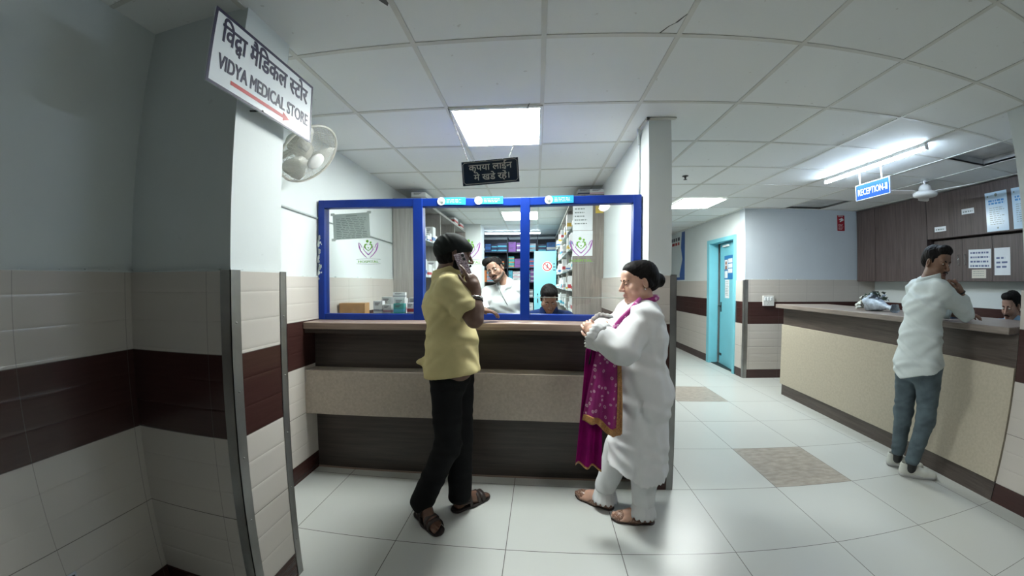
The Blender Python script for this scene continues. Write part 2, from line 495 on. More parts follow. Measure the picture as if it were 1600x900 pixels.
# wall between pharmacy and corridor, its end faces the room
struct('wall_center', MB().box(0.765, 0.918, 2.372, 12.0, 0, CEIL), MT['plaster'])
dc = MB()
dc.box(0.740, 0.942, 2.355, 2.40, 0, DT + .01)
dc.box(0.905, 0.942, 2.40, 12.0, 0, DT + .01)
dc.box(0.742, 0.78, 2.60, 3.86, 0, DT + .01)
struct('wall_center_tiles', dc, MT['tile'])
cc = caulk(0.742, 0.942, 2.352, 2.372, DT + .01, seed=8)
struct('trim_6', cc, MT['plaster'])
corner_strip('trim_7', 0.942, 2.355, 1, -1, DT + .012, w=.040)
struct('trim_8', MB().box(0.745, 0.945, 2.345, 2.372, CEIL - .012, CEIL - .004).box(0.742, 0.768, 2.345, 2.55, CEIL - .012, CEIL - .004), MT['tbar'])
# upright conduit beside the window frame
struct('trim_9', MB().tube([(0.757, 2.565, 2.08), (0.757, 2.565, 2.53)], 0.008, 8).tube([(0.757, 2.565, 2.45), (0.748, 2.55, 2.50), (0.742, 2.52, 2.55)], 0.010, 8), MT['plaster'])

# back of the pharmacy, end of the corridor
struct('wall_back', MB().box(-1.9, 0.765, 8.1, 8.3, 0, CEIL), MT['plaster'])
struct('wall_corridor', MB().box(0.9, 3.4, 12.0, 12.2, 0, CEIL), MT['plaster'])
struct('wall_column', MB().box(-1.405, -1.055, 6.30, 6.70, 0, CEIL), MT['plaster'])

# wall with the blue door
DX, DY0, DY1, DH = 3.13, 5.485, 6.38, 2.20
wd = MB()
wd.box(DX, DX + .2, 5.40, DY0, 0, CEIL); wd.box(DX, DX + .2, DY1, 12.0, 0, CEIL); wd.box(DX, DX + .2, DY0, DY1, DH, CEIL)
struct('wall_door', wd, MT['plaster'])
td = MB(); td.box(DX - .012, DX, 5.25, DY0 - .002, 0, DT); td.box(DX - .012, DX, DY1 + .002, 12.0, 0, DT)
struct('wall_door_tiles', td, MT['tile'])
struct('wall_beyond_door', MB().box(4.6, 4.7, 5.4, 8.0, 0, CEIL).box(DX + .2, 4.6, 7.9, 8.0, 0, CEIL), MT['plaster'])
struct('wall_reception', MB().box(DX, 5.5, 5.26, 5.40, 0, CEIL), MT['plaster_blue'])
struct('wall_reception_tiles', MB().box(DX - .012, 5.5, 5.245, 5.262, 0, DT + .01), MT['tile'])
struct('trim_10', caulk(DX, 5.0, 5.247, 5.259, DT + .01, seed=11), MT['plaster'])
corner_strip('trim_11', DX - .012, 5.245, -1, -1, DT + .005, w=.05)
struct('wall_right', MB().box(5.31, 5.5, 1.5, 5.3, 0, CEIL), MT['plaster'])
struct('wall_right_tiles', MB().box(5.298, 5.312, 1.6, 5.25, 0, 1.155), MT['tile'])
struct('wall_right_pier', MB().box(3.088, 3.45, -2.6, 1.712, 0, CEIL).box(3.45, 5.5, 1.45, 1.60, 0, CEIL), MT['plaster'])
struct('wall_right_pier_tiles', MB().box(3.066, 3.47, -2.6, 1.721, 0, 1.40), MT['tile'])

# the teal door with its frame
door = thing('door_1', '', 'door', (DX, 5.93, 0)); door['kind'] = 'structure'; del door['label']; del door['category']
MB().box(DX - .03, DX + .13, DY0 + .0005, DY0 + .05, 0, DH - .0005).build('jamb', MT['lblue'], door, .003)
MB().box(DX - .03, DX + .13, DY1 - .09, DY1 - .0005, 0, DH - .0005).build('jamb', MT['lblue'], door, .003)
MB().box(DX - .029, DX + .13, DY0 + .05, DY1 - .09, DH - .07, DH - .0005).build('frame_head', MT['lblue'], door, .003)
Rl = Matrix.Rotation(math.radians(-7), 3, 'Z')
hinge = (DX + .05, DY0 + .055, 0)
lf = MB().box(0, .04, 0, .70, .012, DH - .08, 0, Rl, hinge)
leaf = lf.build('leaf', MT['lblue'], door, .003)
hd = MB()
hd.box(-.006, 0, .625, .665, .93, 1.10, 0, Rl, hinge)
hd.tube([Rl @ Vector((0, .645, 1.03)) + Vector(hinge), Rl @ Vector((-.045, .645, 1.03)) + Vector(hinge), Rl @ Vector((-.045, .54, 1.025)) + Vector(hinge)], .009, 8)
hd.box(-.014, 0, .60, .66, .16, .20, 0, Rl, hinge)
hd.build('handle', MT['darkmetal'], door)
MB().box(DX + .02, DX + .14, DY0 + .05, DY1 - .09, 0, .012).build('threshold', MT['darkmetal'], door)
MB().box(-.035, -.001, .30, .52, DH - .150, DH - .115, 0, Rl, hinge).build('door_closer', MT['white'], door, .006)

# ================================================================== lamps
def light_panel(x0, y0, label, dim=1.0):
    x1, y1 = x0 + .565, y0 + .56
    t = thing('ceiling_light', label, 'ceiling light', ((x0 + x1) / 2, (y0 + y1) / 2, CEIL), 'square ceiling light panels')
    f = MB()
    for a in ((x0 - .02, x1 + .02, y0 - .02, y0), (x0 - .02, x1 + .02, y1, y1 + .02), (x0 - .02, x0, y0, y1), (x1, x1 + .02, y0, y1)):
        f.box(*a, CEIL - .014, CEIL - .004)
    f.build('frame', MT['white'], t)
    MB().box(x0, x1, y0, y1, CEIL - .012, CEIL - .005).build('diffuser', MT['panel'] if dim == 1 else MT['panel_dim'], t)
    return t
MT['panel'] = emit('lit_panel', (0.94, 1.0, 0.965), PANEL)
MT['panel_dim'] = emit('lit_panel_worn', (1.0, 0.985, 0.93), PANEL * .45)
MT['tube_dim'] = emit('lit_tube_older', (0.72, 0.86, 1.0), TUBE * .30)
MT['tube'] = emit('lit_tube', (0.66, 0.82, 1.0), TUBE)
light_panel(-.546, 2.165, 'square lit ceiling panel above the counter, behind the dark hanging sign')
light_panel(-.545, 5.285, 'square lit ceiling panel inside the pharmacy, seen through the glass')
light_panel(1.945, 4.64, 'square lit ceiling panel over the corridor near the teal door')

# added fill lamp, out of view, brightening the near sides of people and counters
FILL_W = 5.0
sp = thing('fill_lamp', 'unseen round fill lamp added in the ceiling over the waiting area', 'ceiling light', (.95, .25, CEIL))
aim = Vector((.16, .56, -.81)).normalized()
sR = (-aim).to_track_quat('Z', 'Y').to_matrix()
MB().lathe([(.105, CEIL - .012), (.105, CEIL - .004), (.085, CEIL - .004), (.085, CEIL - .012)], 28, 0, None, (.95, .25, 0)).build('trim_ring', MT['white'], sp)
MB().lathe([(.045, .03), (.080, -.005), (.082, .0), (.05, .045)], 28, 0, sR, (.95, .25, CEIL - .052)).build('lamp_head', MT['white'], sp)
ld = bpy.data.lights.new('fill_lamp_light', 'AREA'); ld.shape = 'DISK'; ld.size = .15; ld.energy = FILL_W; ld.spread = math.radians(118); ld.color = (1.0, .97, .91)
lo = bpy.data.objects.new('light', ld); COL.objects.link(lo); lo.parent = sp; lo.location = Vector((0, 0, -.058)); lo.rotation_euler = sR.to_euler()

def tube_light(a, b, label, m='tube'):
    a, b = Vector(a), Vector(b); c = (a + b) / 2; d = (b - a).normalized(); s = Vector((-d.y, d.x, 0))
    t = thing('tube_light', label, 'tube light', c, 'tube lights on the ceiling')
    R = basis(d, s, (0, 0, 1)); L = (b - a).length
    MB().box(-L / 2, L / 2, -.016, .016, .012, .042, 0, R, c).build('housing', MT['white'], t, .003)
    MB().tube([c - d * (L / 2 - .012) + Vector((0, 0, .0)), c + d * (L / 2 - .012)], .0155, 12).build('lamp', MT[m], t)
    MB().box(-L / 2, -L / 2 + .012, -.017, .017, -.016, .03, 0, R, c).build('end_cap', MT['white'], t)
    MB().box(L / 2 - .012, L / 2, -.017, .017, -.016, .03, 0, R, c).build('end_cap', MT['white'], t)
    return t
tube_light((3.094, 3.656, 2.512), (3.106, 2.468, 2.512), 'lit white tube light on the ceiling above the blue reception sign')
tube_light((-1.116, 7.17, 2.512), (0.10, 7.17, 2.512), 'lit white tube light on the ceiling in front of the pharmacy back shelves', 'tube_dim')

# ================================================================== the pharmacy counter
def ribbon(mb, pts, w, o, R, depth=0.0006, mi=0):
    """A flat printed stroke through 2-D points with a width per point."""
    n = len(pts); ws = w if hasattr(w, '__len__') else [w] * n
    L, Rr = [], []
    for i, p in enumerate(pts):
        a, b = pts[max(i - 1, 0)], pts[min(i + 1, n - 1)]
        dx, dy = b[0] - a[0], b[1] - a[1]; l = math.hypot(dx, dy) or 1
        nx, ny = -dy / l * ws[i] / 2, dx / l * ws[i] / 2
        L.append((p[0] + nx, p[1] + ny)); Rr.append((p[0] - nx, p[1] - ny))
    for i in range(n - 1):
        q = [L[i], L[i + 1], Rr[i + 1], Rr[i]]
        vs = [R @ Vector((x, y, z)) + Vector(o) for z in (0, depth) for x, y in q]
        mb.add(vs, [(3, 2, 1, 0), (4, 5, 6, 7), (0, 1, 5, 4), (1, 2, 6, 5), (2, 3, 7, 6), (3, 0, 4, 7)], mi)

def disc(mb, c, r, o, R, depth=0.0006, mi=0, n=20):
    mb.prism([(c[0] + r * math.cos(2 * math.pi * k / n), c[1] + r * math.sin(2 * math.pi * k / n)) for k in range(n)], 0, depth, R, o, mi)

FRONT = basis((1, 0, 0), (0, 0, 1), (0, -1, 0))       # flat things that face the camera side (-y)
FACE_L = basis((0, -1, 0), (0, 0, 1), (-1, 0, 0))     # flat things that face -x

ct = thing('service_counter', 'long pharmacy counter of dark wood with a beige band under the blue framed window', 'counter', (-.48, 2.45, 0))
X0, X1 = WX + .013, .738
MB().box(X0, X1, 2.315, 2.96, 1.098, 1.148).build('countertop', MT['top'], ct, .006)
MB().box(X0, X1, 2.335, 2.45, 1.068, 1.098).build('edge_rail', MT['dwood'], ct)
MB().box(X0, X1, 2.45, 2.49, .775, 1.098).build('upper_panel', MT['dwood'], ct)
MB().box(X0, X1, 2.325, 2.45, .475, .795).build('ledge_box', MT['beige'], ct, .003)
MB().box(X0, X1, 2.455, 2.49, 0.0, .475).build('lower_panel', MT['dwood'], ct)
MB().box(X0, X1, 2.452, 2.458, 0.0, .012).build('skirting', MT['top'], ct)

# the window over it
win = bpy.data.objects.new('window_1', None); COL.objects.link(win); win.location = (-.47, 2.53, 1.148); win['kind'] = 'structure'
wf = MB()
FX0, FX1, FZ0, FZ1 = -1.686, .755, 1.1485, 2.072
wf.box(FX0, FX1, 2.50, 2.565, 2.012, FZ1); wf.box(FX0, FX1, 2.50, 2.565, FZ0, 1.195)
for a, b in ((FX0, -1.637), (-.935, -.861), (-.118, -.046), (.70, FX1)): wf.box(a, b, 2.497, 2.568, FZ0, FZ1)
wf.build('frame', MT['blue'], win, .004)
# chipped, repainted patch and screws on the left upright
ch = MB()
rnd = random.Random(5)
for k in range(26):
    z = rnd.uniform(1.46, 1.80); y = rnd.uniform(2.4962, 2.4968); x = -1.684 + abs(rnd.gauss(0, .011)); r = rnd.uniform(.003, .012)
    ch.prism([(r * math.cos(t) * rnd.uniform(.6, 1.2), 1.6 * r * math.sin(t) * rnd.uniform(.6, 1.2)) for t in [j * math.pi / 4 for j in range(8)]], 0, .0006, FRONT, (x, 2.497, z))
ch.build('worn_paint', MT['plaster'], win)
for (a, b) in ((-1.637, -.935), (-.861, -.118)):
    MB().box(a, b, 2.528, 2.534, 1.195, 2.012).build('pane', MT['glass'], win)
MB().box(-.046, .70, 2.528, 2.534, 1.318, 2.012).build('pane', MT['glass'], win)
MB().box(-.046, .70, 2.536, 2.542, 1.195, 1.322).build('pane', MT['glass'], win)
MT['glassedge'] = plain('polished_glass_edge', (0.72, 0.80, 0.78), 0.2)
MB().box(-.046, .70, 2.5355, 2.5425, 1.322, 1.3255).build('pane_edge', MT['glassedge'], win)

# the printed emblem: two open hands under a heart of two figures, a green word strip below
def emblem(cx, cz, s, name='emblem'):
    o = (cx, 2.5278, cz)
    m = MB(); q = lambda P: [(x * s, y * s) for x, y in P]
    for sg in (-1, 1):
        hand = [(0, -.52), (.30, -.22), (.55, .08), (.70, .32), (.88, .62)]
        out = [(.16, -.80), (.50, -.50), (.80, -.12), (.92, .25), (1.02, .66)]
        ribbon(m, q([(x * sg, y) for x, y in hand[:3]]), [.10 * s, .07 * s, .05 * s], o, FRONT, mi=0)
        ribbon(m, q([(x * sg, y) for x, y in out]), [.06 * s, .08 * s, .10 * s, .15 * s, .05 * s], o, FRONT, mi=0)
        ribbon(m, q([(.50 * sg, -.02), (.44 * sg, .22), (.50 * sg, .36)]), [.04 * s, .06 * s, .03 * s], o, FRONT, mi=0)
        ribbon(m, q([(.66 * sg, .18), (.80 * sg, .50), (1.0 * sg, .72)]), [.04 * s, .09 * s, .03 * s], o, FRONT, mi=0)
        heart = [(0, -.12), (.22 * sg, .06), (.37 * sg, .28), (.34 * sg, .48), (.18 * sg, .56), (.06 * sg, .48)]
        ribbon(m, q(heart), [.04 * s, .08 * s, .15 * s, .16 * s, .10 * s, .03 * s], o, FRONT, mi=1)
    disc(m, (-.10 * s, .84 * s), .14 * s, o, FRONT, mi=1); disc(m, (.24 * s, .72 * s), .10 * s, o, FRONT, mi=1); disc(m, (0, .18 * s), .07 * s, o, FRONT, mi=1)
    ribbon(m, q([(-1.25, -.98), (0, -.90), (1.25, -.98)]), .03 * s, o, FRONT, mi=2)
    ribbon(m, q([(-1.25, -1.40), (0, -1.46), (1.25, -1.40)]), .03 * s, o, FRONT, mi=2)
    write(m, 'HOSPITAL', (cx - .0, 2.5278, cz - 1.32 * s), FRONT, height=.24 * s, width=2.1 * s, center=True, bold=.012, mi=1)
    return m.build(name, [MT['purple'], MT['green'], MT['greyink']], win)
emblem(-1.297, 1.690, .077)
emblem(-.510, 1.690, .080)
emblem(.335, 1.698, .080)

# stickers on the top rail
def sticker(x, z, w, label):
    t = thing('sticker', label, 'sticker', (x + w / 2, 2.4965, z), 'light blue stickers on the window frame')
    MB().box(x + .03, x + w, 2.4955, 2.4965, z - .004, z + .050).build('strip', MT['cyan'], t)
    m = MB(); disc(m, (0, 0), .030, (x + .030, 2.4955, z + .022), FRONT, .0008); m.build('round_picture', MT['paper'], t)
    m = MB(); disc(m, (.004, -.010), .011, (x + .030, 2.4947, z + .022), FRONT, .0004); ribbon(m, [(-.012, -.012), (-.006, .010)], .006, (x + .030, 2.4947, z + .022), FRONT)
    m.build('drawing', MT['greyink'], t)
    m = MB(); scribble(m, (x + .070, 2.4955, z + .036), FRONT, w - .085, 3, .011, .004, 0, int(x * 100) + 300); m.build('lettering', MT['paper'], t)
MT['cyan'] = plain('cyan_print', (0.03, 0.42, 0.72), 0.4)
sticker(-.745, 2.026, .215, 'light blue sticker with a round picture, leftmost of three on the window rail')
sticker(-.462, 2.030, .215, 'light blue sticker with an almost blank round picture, middle of three on the rail')
sticker(.062, 2.026, .210, 'light blue sticker with a round picture, rightmost on the blue window rail')

# grey notice taped inside the left pane
nt_ = thing('notice', 'grey typed notice taped to the left window pane', 'notice', (-1.43, 2.526, 1.87))
Rn = Matrix.Rotation(math.radians(-2.6), 3, 'Y') @ FRONT
MB().box(-.148, .148, -.099, .099, 0, .0008, 0, Rn, (-1.432, 2.527, 1.872)).build('sheet', MT['greypaper'], nt_)
m = MB(); scribble(m, (-1.557, 2.5262, 1.930), Rn, .25, 12, .0135, .0045, 0, 3, .12, .03); ribbon(m, [(-.04, .080), (.05, .080)], .006, (-1.432, 2.5262, 1.872), Rn)
m.build('lettering', MT['greyink'], nt_)
gt = plain('grey_tape', (.50, .56, .54), .3)
for sx, sz in ((-1, 1), (1, 1), (-1, -1)): MB().box(sx * .148 - .016, sx * .148 + .016, sz * .099 - .010, sz * .099 + .010, .0008, .0014, 0, Rn, (-1.432, 2.527, 1.872)).build('tape', gt, nt_)

# things on the counter behind the glass
def carton(mb_dims, c1, c2, name='medicine_carton', stripe=0.35):
    w, d, h = mb_dims
    m = MB()
    m.box(-w / 2, w / 2, -d / 2, d / 2, 0, h, 0)
    m.box(-w / 2 - .0004, w / 2 + .0004, -d / 2 - .0004, d / 2 + .0004, h * .18, h * (.18 + stripe), 1)
    for k in range(3): m.box(-w * .34, w * (.05 + .1 * k), -d / 2 - .0008, -d / 2, h * (.66 + .09 * k), h * (.70 + .09 * k), 2)
    return m
CM = {}
def colmat(n, c, r=0.45):
    if n not in CM: CM[n] = plain('carton_' + n, c, r)
    return CM[n]
CCOL = {'white': (.74, .76, .76), 'red': (.48, .05, .06), 'teal': (.05, .42, .40), 'blue': (.04, .16, .42), 'purple': (.22, .07, .32), 'orange': (.72, .20, .06),
        'yellow': (.68, .46, .06), 'cyan': (.10, .46, .60), 'grey': (.36, .38, .40), 'navy': (.02, .03, .09), 'pink': (.62, .36, .42), 'green': (.12, .40, .20)}
PROTO = {}
def put_carton(dims, c1, c2, loc, label, group, rot=0.0, stripe=.35):
    key = (dims, c1, c2, stripe)
    if key not in PROTO:
        o = carton(dims, c1, c2, stripe=stripe).build('medicine_carton', [colmat(c1, CCOL[c1]), colmat(c2, CCOL[c2]), MT['ink']], None, 0, True)
        PROTO[key] = o.data
    else:
        o = bpy.data.objects.new('medicine_carton', PROTO[key]); COL.objects.link(o)
    o.location = (loc[0], loc[1], loc[2] + .0009); o.rotation_euler = (0, 0, rot)
    return tag(o, label, 'carton', group)

cb = thing('cardboard_box', 'small closed brown cardboard box on the counter behind the left pane', 'box', (-1.575, 2.82, 1.148))
bx = MB().box(-.105, .105, -.06, .06, 0, .112, 0, Matrix.Rotation(math.radians(9), 3, 'Z'), (-1.572, 2.82, 1.148))
bx.build('carton', plain('brown_cardboard', (.44, .235, .085), .7, var=.08, vscale=20), cb, .002)
MB().box(-.1055, .1055, -.018, .018, .1121, .1127, 0, Matrix.Rotation(math.radians(9), 3, 'Z'), (-1.572, 2.82, 1.148)).build('tape', plain('packing_tape', (.40, .25, .12), .25), cb)

tray = MB().box(-1.40, -.97, 2.66, 2.93, 1.1485, 1.176).build('tray', plain('dark_maroon_tray', (.035, .012, .016), .4), None, .003)
tag(tray, 'dark maroon tray under the small medicine cartons behind the left pane', 'tray')
tz = 1.1765
for k, (x, y, d, c1, c2, st) in enumerate([
        (-1.315, 2.74, (.075, .05, .105), 'white', 'grey', .18), (-1.235, 2.735, (.07, .045, .075), 'white', 'pink', .2), (-1.28, 2.83, (.09, .05, .135), 'white', 'grey', .15),
        (-1.13, 2.715, (.085, .05, .085), 'teal', 'cyan', .3), (-1.155, 2.80, (.10, .05, .125), 'white', 'pink', .2), (-1.035, 2.73, (.06, .05, .09), 'white', 'red', .3),
        (-1.05, 2.82, (.07, .05, .13), 'grey', 'red', .4)]):
    lab = ['small white carton standing at the left end of the maroon tray', 'short white and pink carton beside the teal carton', 'white carton behind the left ones on the maroon tray',
           'teal medicine carton at the front of the maroon tray', 'tall white and pink carton behind the teal carton', 'white and red carton right of the teal carton', 'grey and red carton at the back right of the tray'][k]
    put_carton(d, c1, c2, (x, y, tz), lab, 'cartons on the maroon tray', random.uniform(-.2, .2), st)
put_carton((.10, .045, .05), 'white', 'grey', (-1.165, 2.80, tz + .1255), 'flat white carton lying on top of a tall white carton by the left pane', 'cartons on the maroon tray', .1, .3)

# ------------------------------------------------------------------ left shelf unit in the pharmacy
LS = thing('shelf_unit', 'tall pale grey shelf unit with glass shelves along the left pharmacy wall', 'shelf', (-1.52, 5.0, 0))
MB().box(WX + .013, -1.345, 3.87, 3.89, 0, 2.43).build('end_panel', MT['greylam'], LS); MB().box(WX + .013, -1.345, 6.26, 6.28, 0, 2.43).build('end_panel', MT['greylam'], LS)
MB().box(WX + .0125, -1.685, 3.89, 6.26, 0, 2.43).build('back_panel', MT['greylam'], LS)
for y in (4.66, 5.46): MB().box(-1.684, -1.35, y - .008, y + .008, 0, 2.43).build('divider', MT['greylam'], LS)
MB().box(-1.685, -1.345, 3.89, 6.26, 2.40, 2.43).build('top_board', MT['greylam'], LS)
LZ = (.70, 1.10, 1.51, 1.96)
MT['shelfglass'] = plain('greenish_shelf_glass', (.38, .46, .45), .12)
for z in LZ: MB().box(-1.684, -1.35, 3.89, 6.26, z - .008, z).build('shelf_board', MT['shelfglass'], LS)
rnd = random.Random(21)
gl = 'white medicine carton on the left glass shelves behind the window'
LW = {1.10: 'lowest visible', 1.51: 'middle', 1.96: 'top'}
for z in LZ[1:]:
    y = 3.95
    while y < 6.15:
        w = rnd.choice((.07, .09, .11)); h = rnd.choice((.08, .12, .16, .22)); c2 = rnd.choice(('red', 'grey', 'grey', 'blue', 'pink'))
        if not any(abs(y + w / 2 - q) < w / 2 + .02 for q in (4.66, 5.46)):
            put_carton((.12, w, h), 'white', c2, (-1.43 + rnd.uniform(-.015, .015), y + w / 2, z), 'white and %s medicine carton on the %s glass shelf by the left wall' % (c2, LW[z]), '%s marked cartons, %s left glass shelf' % (c2, LW[z]), rnd.uniform(-.02, .02), .2)
        y += w + rnd.uniform(.008, .05)
put_carton((.16, .24, .085), 'white', 'red', (-1.42, 5.55, 2.43), 'white carton with a red band on top of the left shelf unit, nearer one', 'cartons on top of the left shelf unit', 0, .4)
put_carton((.16, .24, .075), 'white', 'red', (-1.42, 5.98, 2.43), 'white carton with a red band on top of the left shelf unit, by the column', 'cartons on top of the left shelf unit', 0, .4)
put_carton((.17, .24, .08), 'white', 'grey', (-1.40, 4.05, 2.43), 'plain white carton on the left shelf unit, showing over the blue frame', 'cartons on top of the left shelf unit', 0, .15)

# ------------------------------------------------------------------ right shelf unit
RS = thing('shelf_unit', 'tall wood grain shelf unit with its plain end facing the right pane', 'shelf', (.60, 5.5, 0))
MB().box(.421, .763, 3.88, 3.90, 0, 2.44).build('end_panel', MT['gwood_v'], RS)
MB().box(.755, .763, 3.90, 7.4, 0, 2.44).build('back_panel', MT['greylam'], RS)
MB().box(.421, .763, 3.90, 7.4, 2.42, 2.44).build('top_board', MT['greylam'], RS)
for y in (4.7, 5.6, 6.5, 7.39): MB().box(.43, .755, y - .008, y + .008, 0, 2.42).build('divider', MT['greylam'], RS)
RZ = (.80, 1.08, 1.34, 1.60, 1.86, 2.12)
for z in RZ: MB().box(.43, .755, 3.90, 7.4, z - .008, z).build('shelf_board', MT['shelfglass'], RS)
RW = {1.08: 'lowest visible', 1.34: 'second lowest', 1.60: 'middle', 1.86: 'second highest', 2.12: 'highest'}
for z in RZ[1:]:
    y = 3.93
    while y < 7.25:
        w = rnd.choice((.08, .10, .14)); h = rnd.choice((.07, .10, .14, .18)); c2 = rnd.choice(('grey', 'grey', 'cyan', 'yellow', 'red', 'blue'))
        if not any(abs(y + w / 2 - q) < w / 2 + .02 for q in (4.7, 5.6, 6.5)):
            dx = rnd.choice((0, 0, -.02, -.05))
            put_carton((.13, w, h), 'white', c2, (.505 + dx, y + w / 2, z), 'white and %s medicine carton on the %s shelf right of the cupboard' % (c2, RW[z]), '%s marked cartons, %s right shelf' % (c2, RW[z]), math.pi, .25)
        y += w + rnd.uniform(.01, .06)
put_carton((.15, .12, .07), 'grey', 'navy', (.55, 3.98, 2.44), 'grey box on the right shelf unit above the window frame', 'boxes on top of the right shelf unit', 0, .2)
put_carton((.16, .12, .062), 'white', 'pink', (.69, 3.97, 2.44), 'white box on the right shelf unit above the window frame', 'boxes on top of the right shelf unit', 0, .2)
# papers on its end
def sheet(name, label, cat, cx, y, z0, z1, w, matl, rows=0, tape=False, group=None):
    t = thing(name, label, cat, (cx, y, (z0 + z1) / 2), group)
    MB().box(cx - w / 2, cx + w / 2, y - .001, y, z0, z1).build('paper', matl, t)
    if rows:
        m = MB(); lh = (z1 - z0) / (rows + 2)
        scribble(m, (cx - w * .40, y - .0011, z1 - lh), FRONT, w * .8, rows, lh, lh * .3, 0, int(abs(cx * 97)) + rows, .4, w * .1); m.build('lettering', MT['greyink'], t)
    return t
sheet('notice', 'upper white sheet taped to the wood panel behind the right pane', 'notice', .527, 3.879, 2.035, 2.325, .222, MT['paper'], 5)
sheet('notice', 'lower white sheet on the wood panel, behind the right emblem', 'notice', .530, 3.879, 1.745, 2.030, .222, MT['paper'])
sheet('sticky_note', 'yellow square note at the top of the wood panel', 'note', .712, 3.879, 2.225, 2.325, .085, plain('yellow_note', (.66, .47, .06), .6), 3)

# ------------------------------------------------------------------ back shelves, full of coloured cartons
BS = thing('shelf_unit', 'dark shelf unit full of coloured cartons across the back of the pharmacy', 'shelf', (-.15, 7.85, 0))
DK = plain('dark_blue_shelf', (.022, .030, .050), .5)
MB().box(-1.35, .75, 8.07, 8.09, 0, 2.50).build('back_panel', DK, BS)
for x in (-1.35, -.66, .03, .735): MB().box(x, x + .016, 7.56, 8.07, 0, 2.50).build('upright', DK, BS)
BZ = (.10, .74, 1.10, 1.46, 1.80, 2.16)
for z in BZ: MB().box(-1.334, .735, 7.56, 8.07, z - .018, z).build('shelf_board', DK, BS)
PAL = {2.16: ('purple', 'navy', 'blue', 'cyan', 'navy', 'grey'), 1.80: ('red', 'orange', 'yellow', 'cyan', 'teal', 'blue', 'purple'), 1.46: ('purple', 'grey', 'orange', 'white', 'cyan', 'pink'), 1.10: ('grey', 'white', 'cyan', 'navy', 'grey'), .74: ('white', 'grey', 'cyan')}
BW = {2.16: 'highest', 1.80: 'second highest', 1.46: 'middle', 1.10: 'second lowest', .74: 'lowest'}
for z, pal in PAL.items():
    for bay in (-1.334, -.644, .046):
        x = bay + .01; end = bay + .665
        while x < end - .08:
            w = min(rnd.choice((.10, .14, .18, .22)), end - x); c1 = rnd.choice(pal); c2 = rnd.choice(pal + ('white',)); zz = z
            n = rnd.choice((2, 3, 4)) if z < 2.1 else rnd.choice((1, 2, 2))
            for k in range(n):
                h = rnd.choice((.07, .09, .11)) if n > 1 else rnd.choice((.18, .20, .22))
                if zz + h > z + .30: break
                put_carton((round(w - .01, 2), .22, h), c1, c2, (x + w / 2, 7.70 + rnd.uniform(0, .03), zz), '%s medicine carton on the %s back shelf of the pharmacy' % (c1, BW[z]), '%s cartons, %s back shelf' % (c1, BW[z]), rnd.uniform(-.008, .008), .3)
                zz += h + .0006
            x += w + rnd.uniform(.002, .012)

# blue steel cupboard with the no-entry sign
cu = thing('cupboard', 'light blue steel cupboard with a no entry sign, behind the seated man', 'cupboard', (.12, 6.7, 0))
MB().box(-.03, .40, 6.47, 6.95, .06, 2.06).box(-.02, .39, 6.50, 6.94, 0, .06).build('body', MT['lblue'], cu, .004)
MB().box(-.025, .395, 6.45, 6.47, .08, 2.04).build('door', MT['lblue'], cu, .004)
MB().box(.03, .05, 6.435, 6.45, 1.05, 1.13).build('handle', MT['darkmetal'], cu); MB().box(.03, .05, 6.435, 6.45, 1.20, 1.23).build('lock', MT['darkmetal'], cu)
m = MB(); disc(m, (0, 0), .098, (.225, 6.4495, 1.758), FRONT, .0008); m.build('sign_plate', MT['paper'], cu)
m = MB(); P = [(.078 * math.cos(t), .078 * math.sin(t)) for t in [k * math.pi / 12 for k in range(25)]]
ribbon(m, P, .022, (.225, 6.4470, 1.758), FRONT); ribbon(m, [(-.055, .055), (.055, -.055)], .018, (.225, 6.4465, 1.758), FRONT)
m.build('prohibition_ring', MT['red'], cu)
m = MB(); disc(m, (.005, .042), .013, (.225, 6.4480, 1.758), FRONT); ribbon(m, [(0, .028), (-.004, -.012)], .028, (.225, 6.4480, 1.758), FRONT); ribbon(m, [(-.004, -.010), (-.024, -.055)], .012, (.225, 6.4480, 1.758), FRONT); ribbon(m, [(-.002, -.010), (.020, -.052)], .012, (.225, 6.4480, 1.758), FRONT); ribbon(m, [(0, .022), (.032, -.004)], .009, (.225, 6.4480, 1.758), FRONT)
m.build('pictogram', MT['ink'], cu)
m = MB(); scribble(m, (.335, 6.4495, 1.82), FRONT, .05, 3, .06, .022, 0, 5, .1, .03); m.build('lettering', MT['ink'], cu)

# grey conduit along the left wall
cd = MB().tube([(WX + .008, 1.50, 1.968), (WX + .008, 2.2, 1.944), (WX + .008, 2.90, 1.922), (WX + .008, 3.865, 1.897)], .008, 8)
o = cd.build('conduit', plain('grey_conduit', (.42, .46, .46), .5)); tag(o, 'thin grey conduit running along the left wall behind the glass', 'conduit')

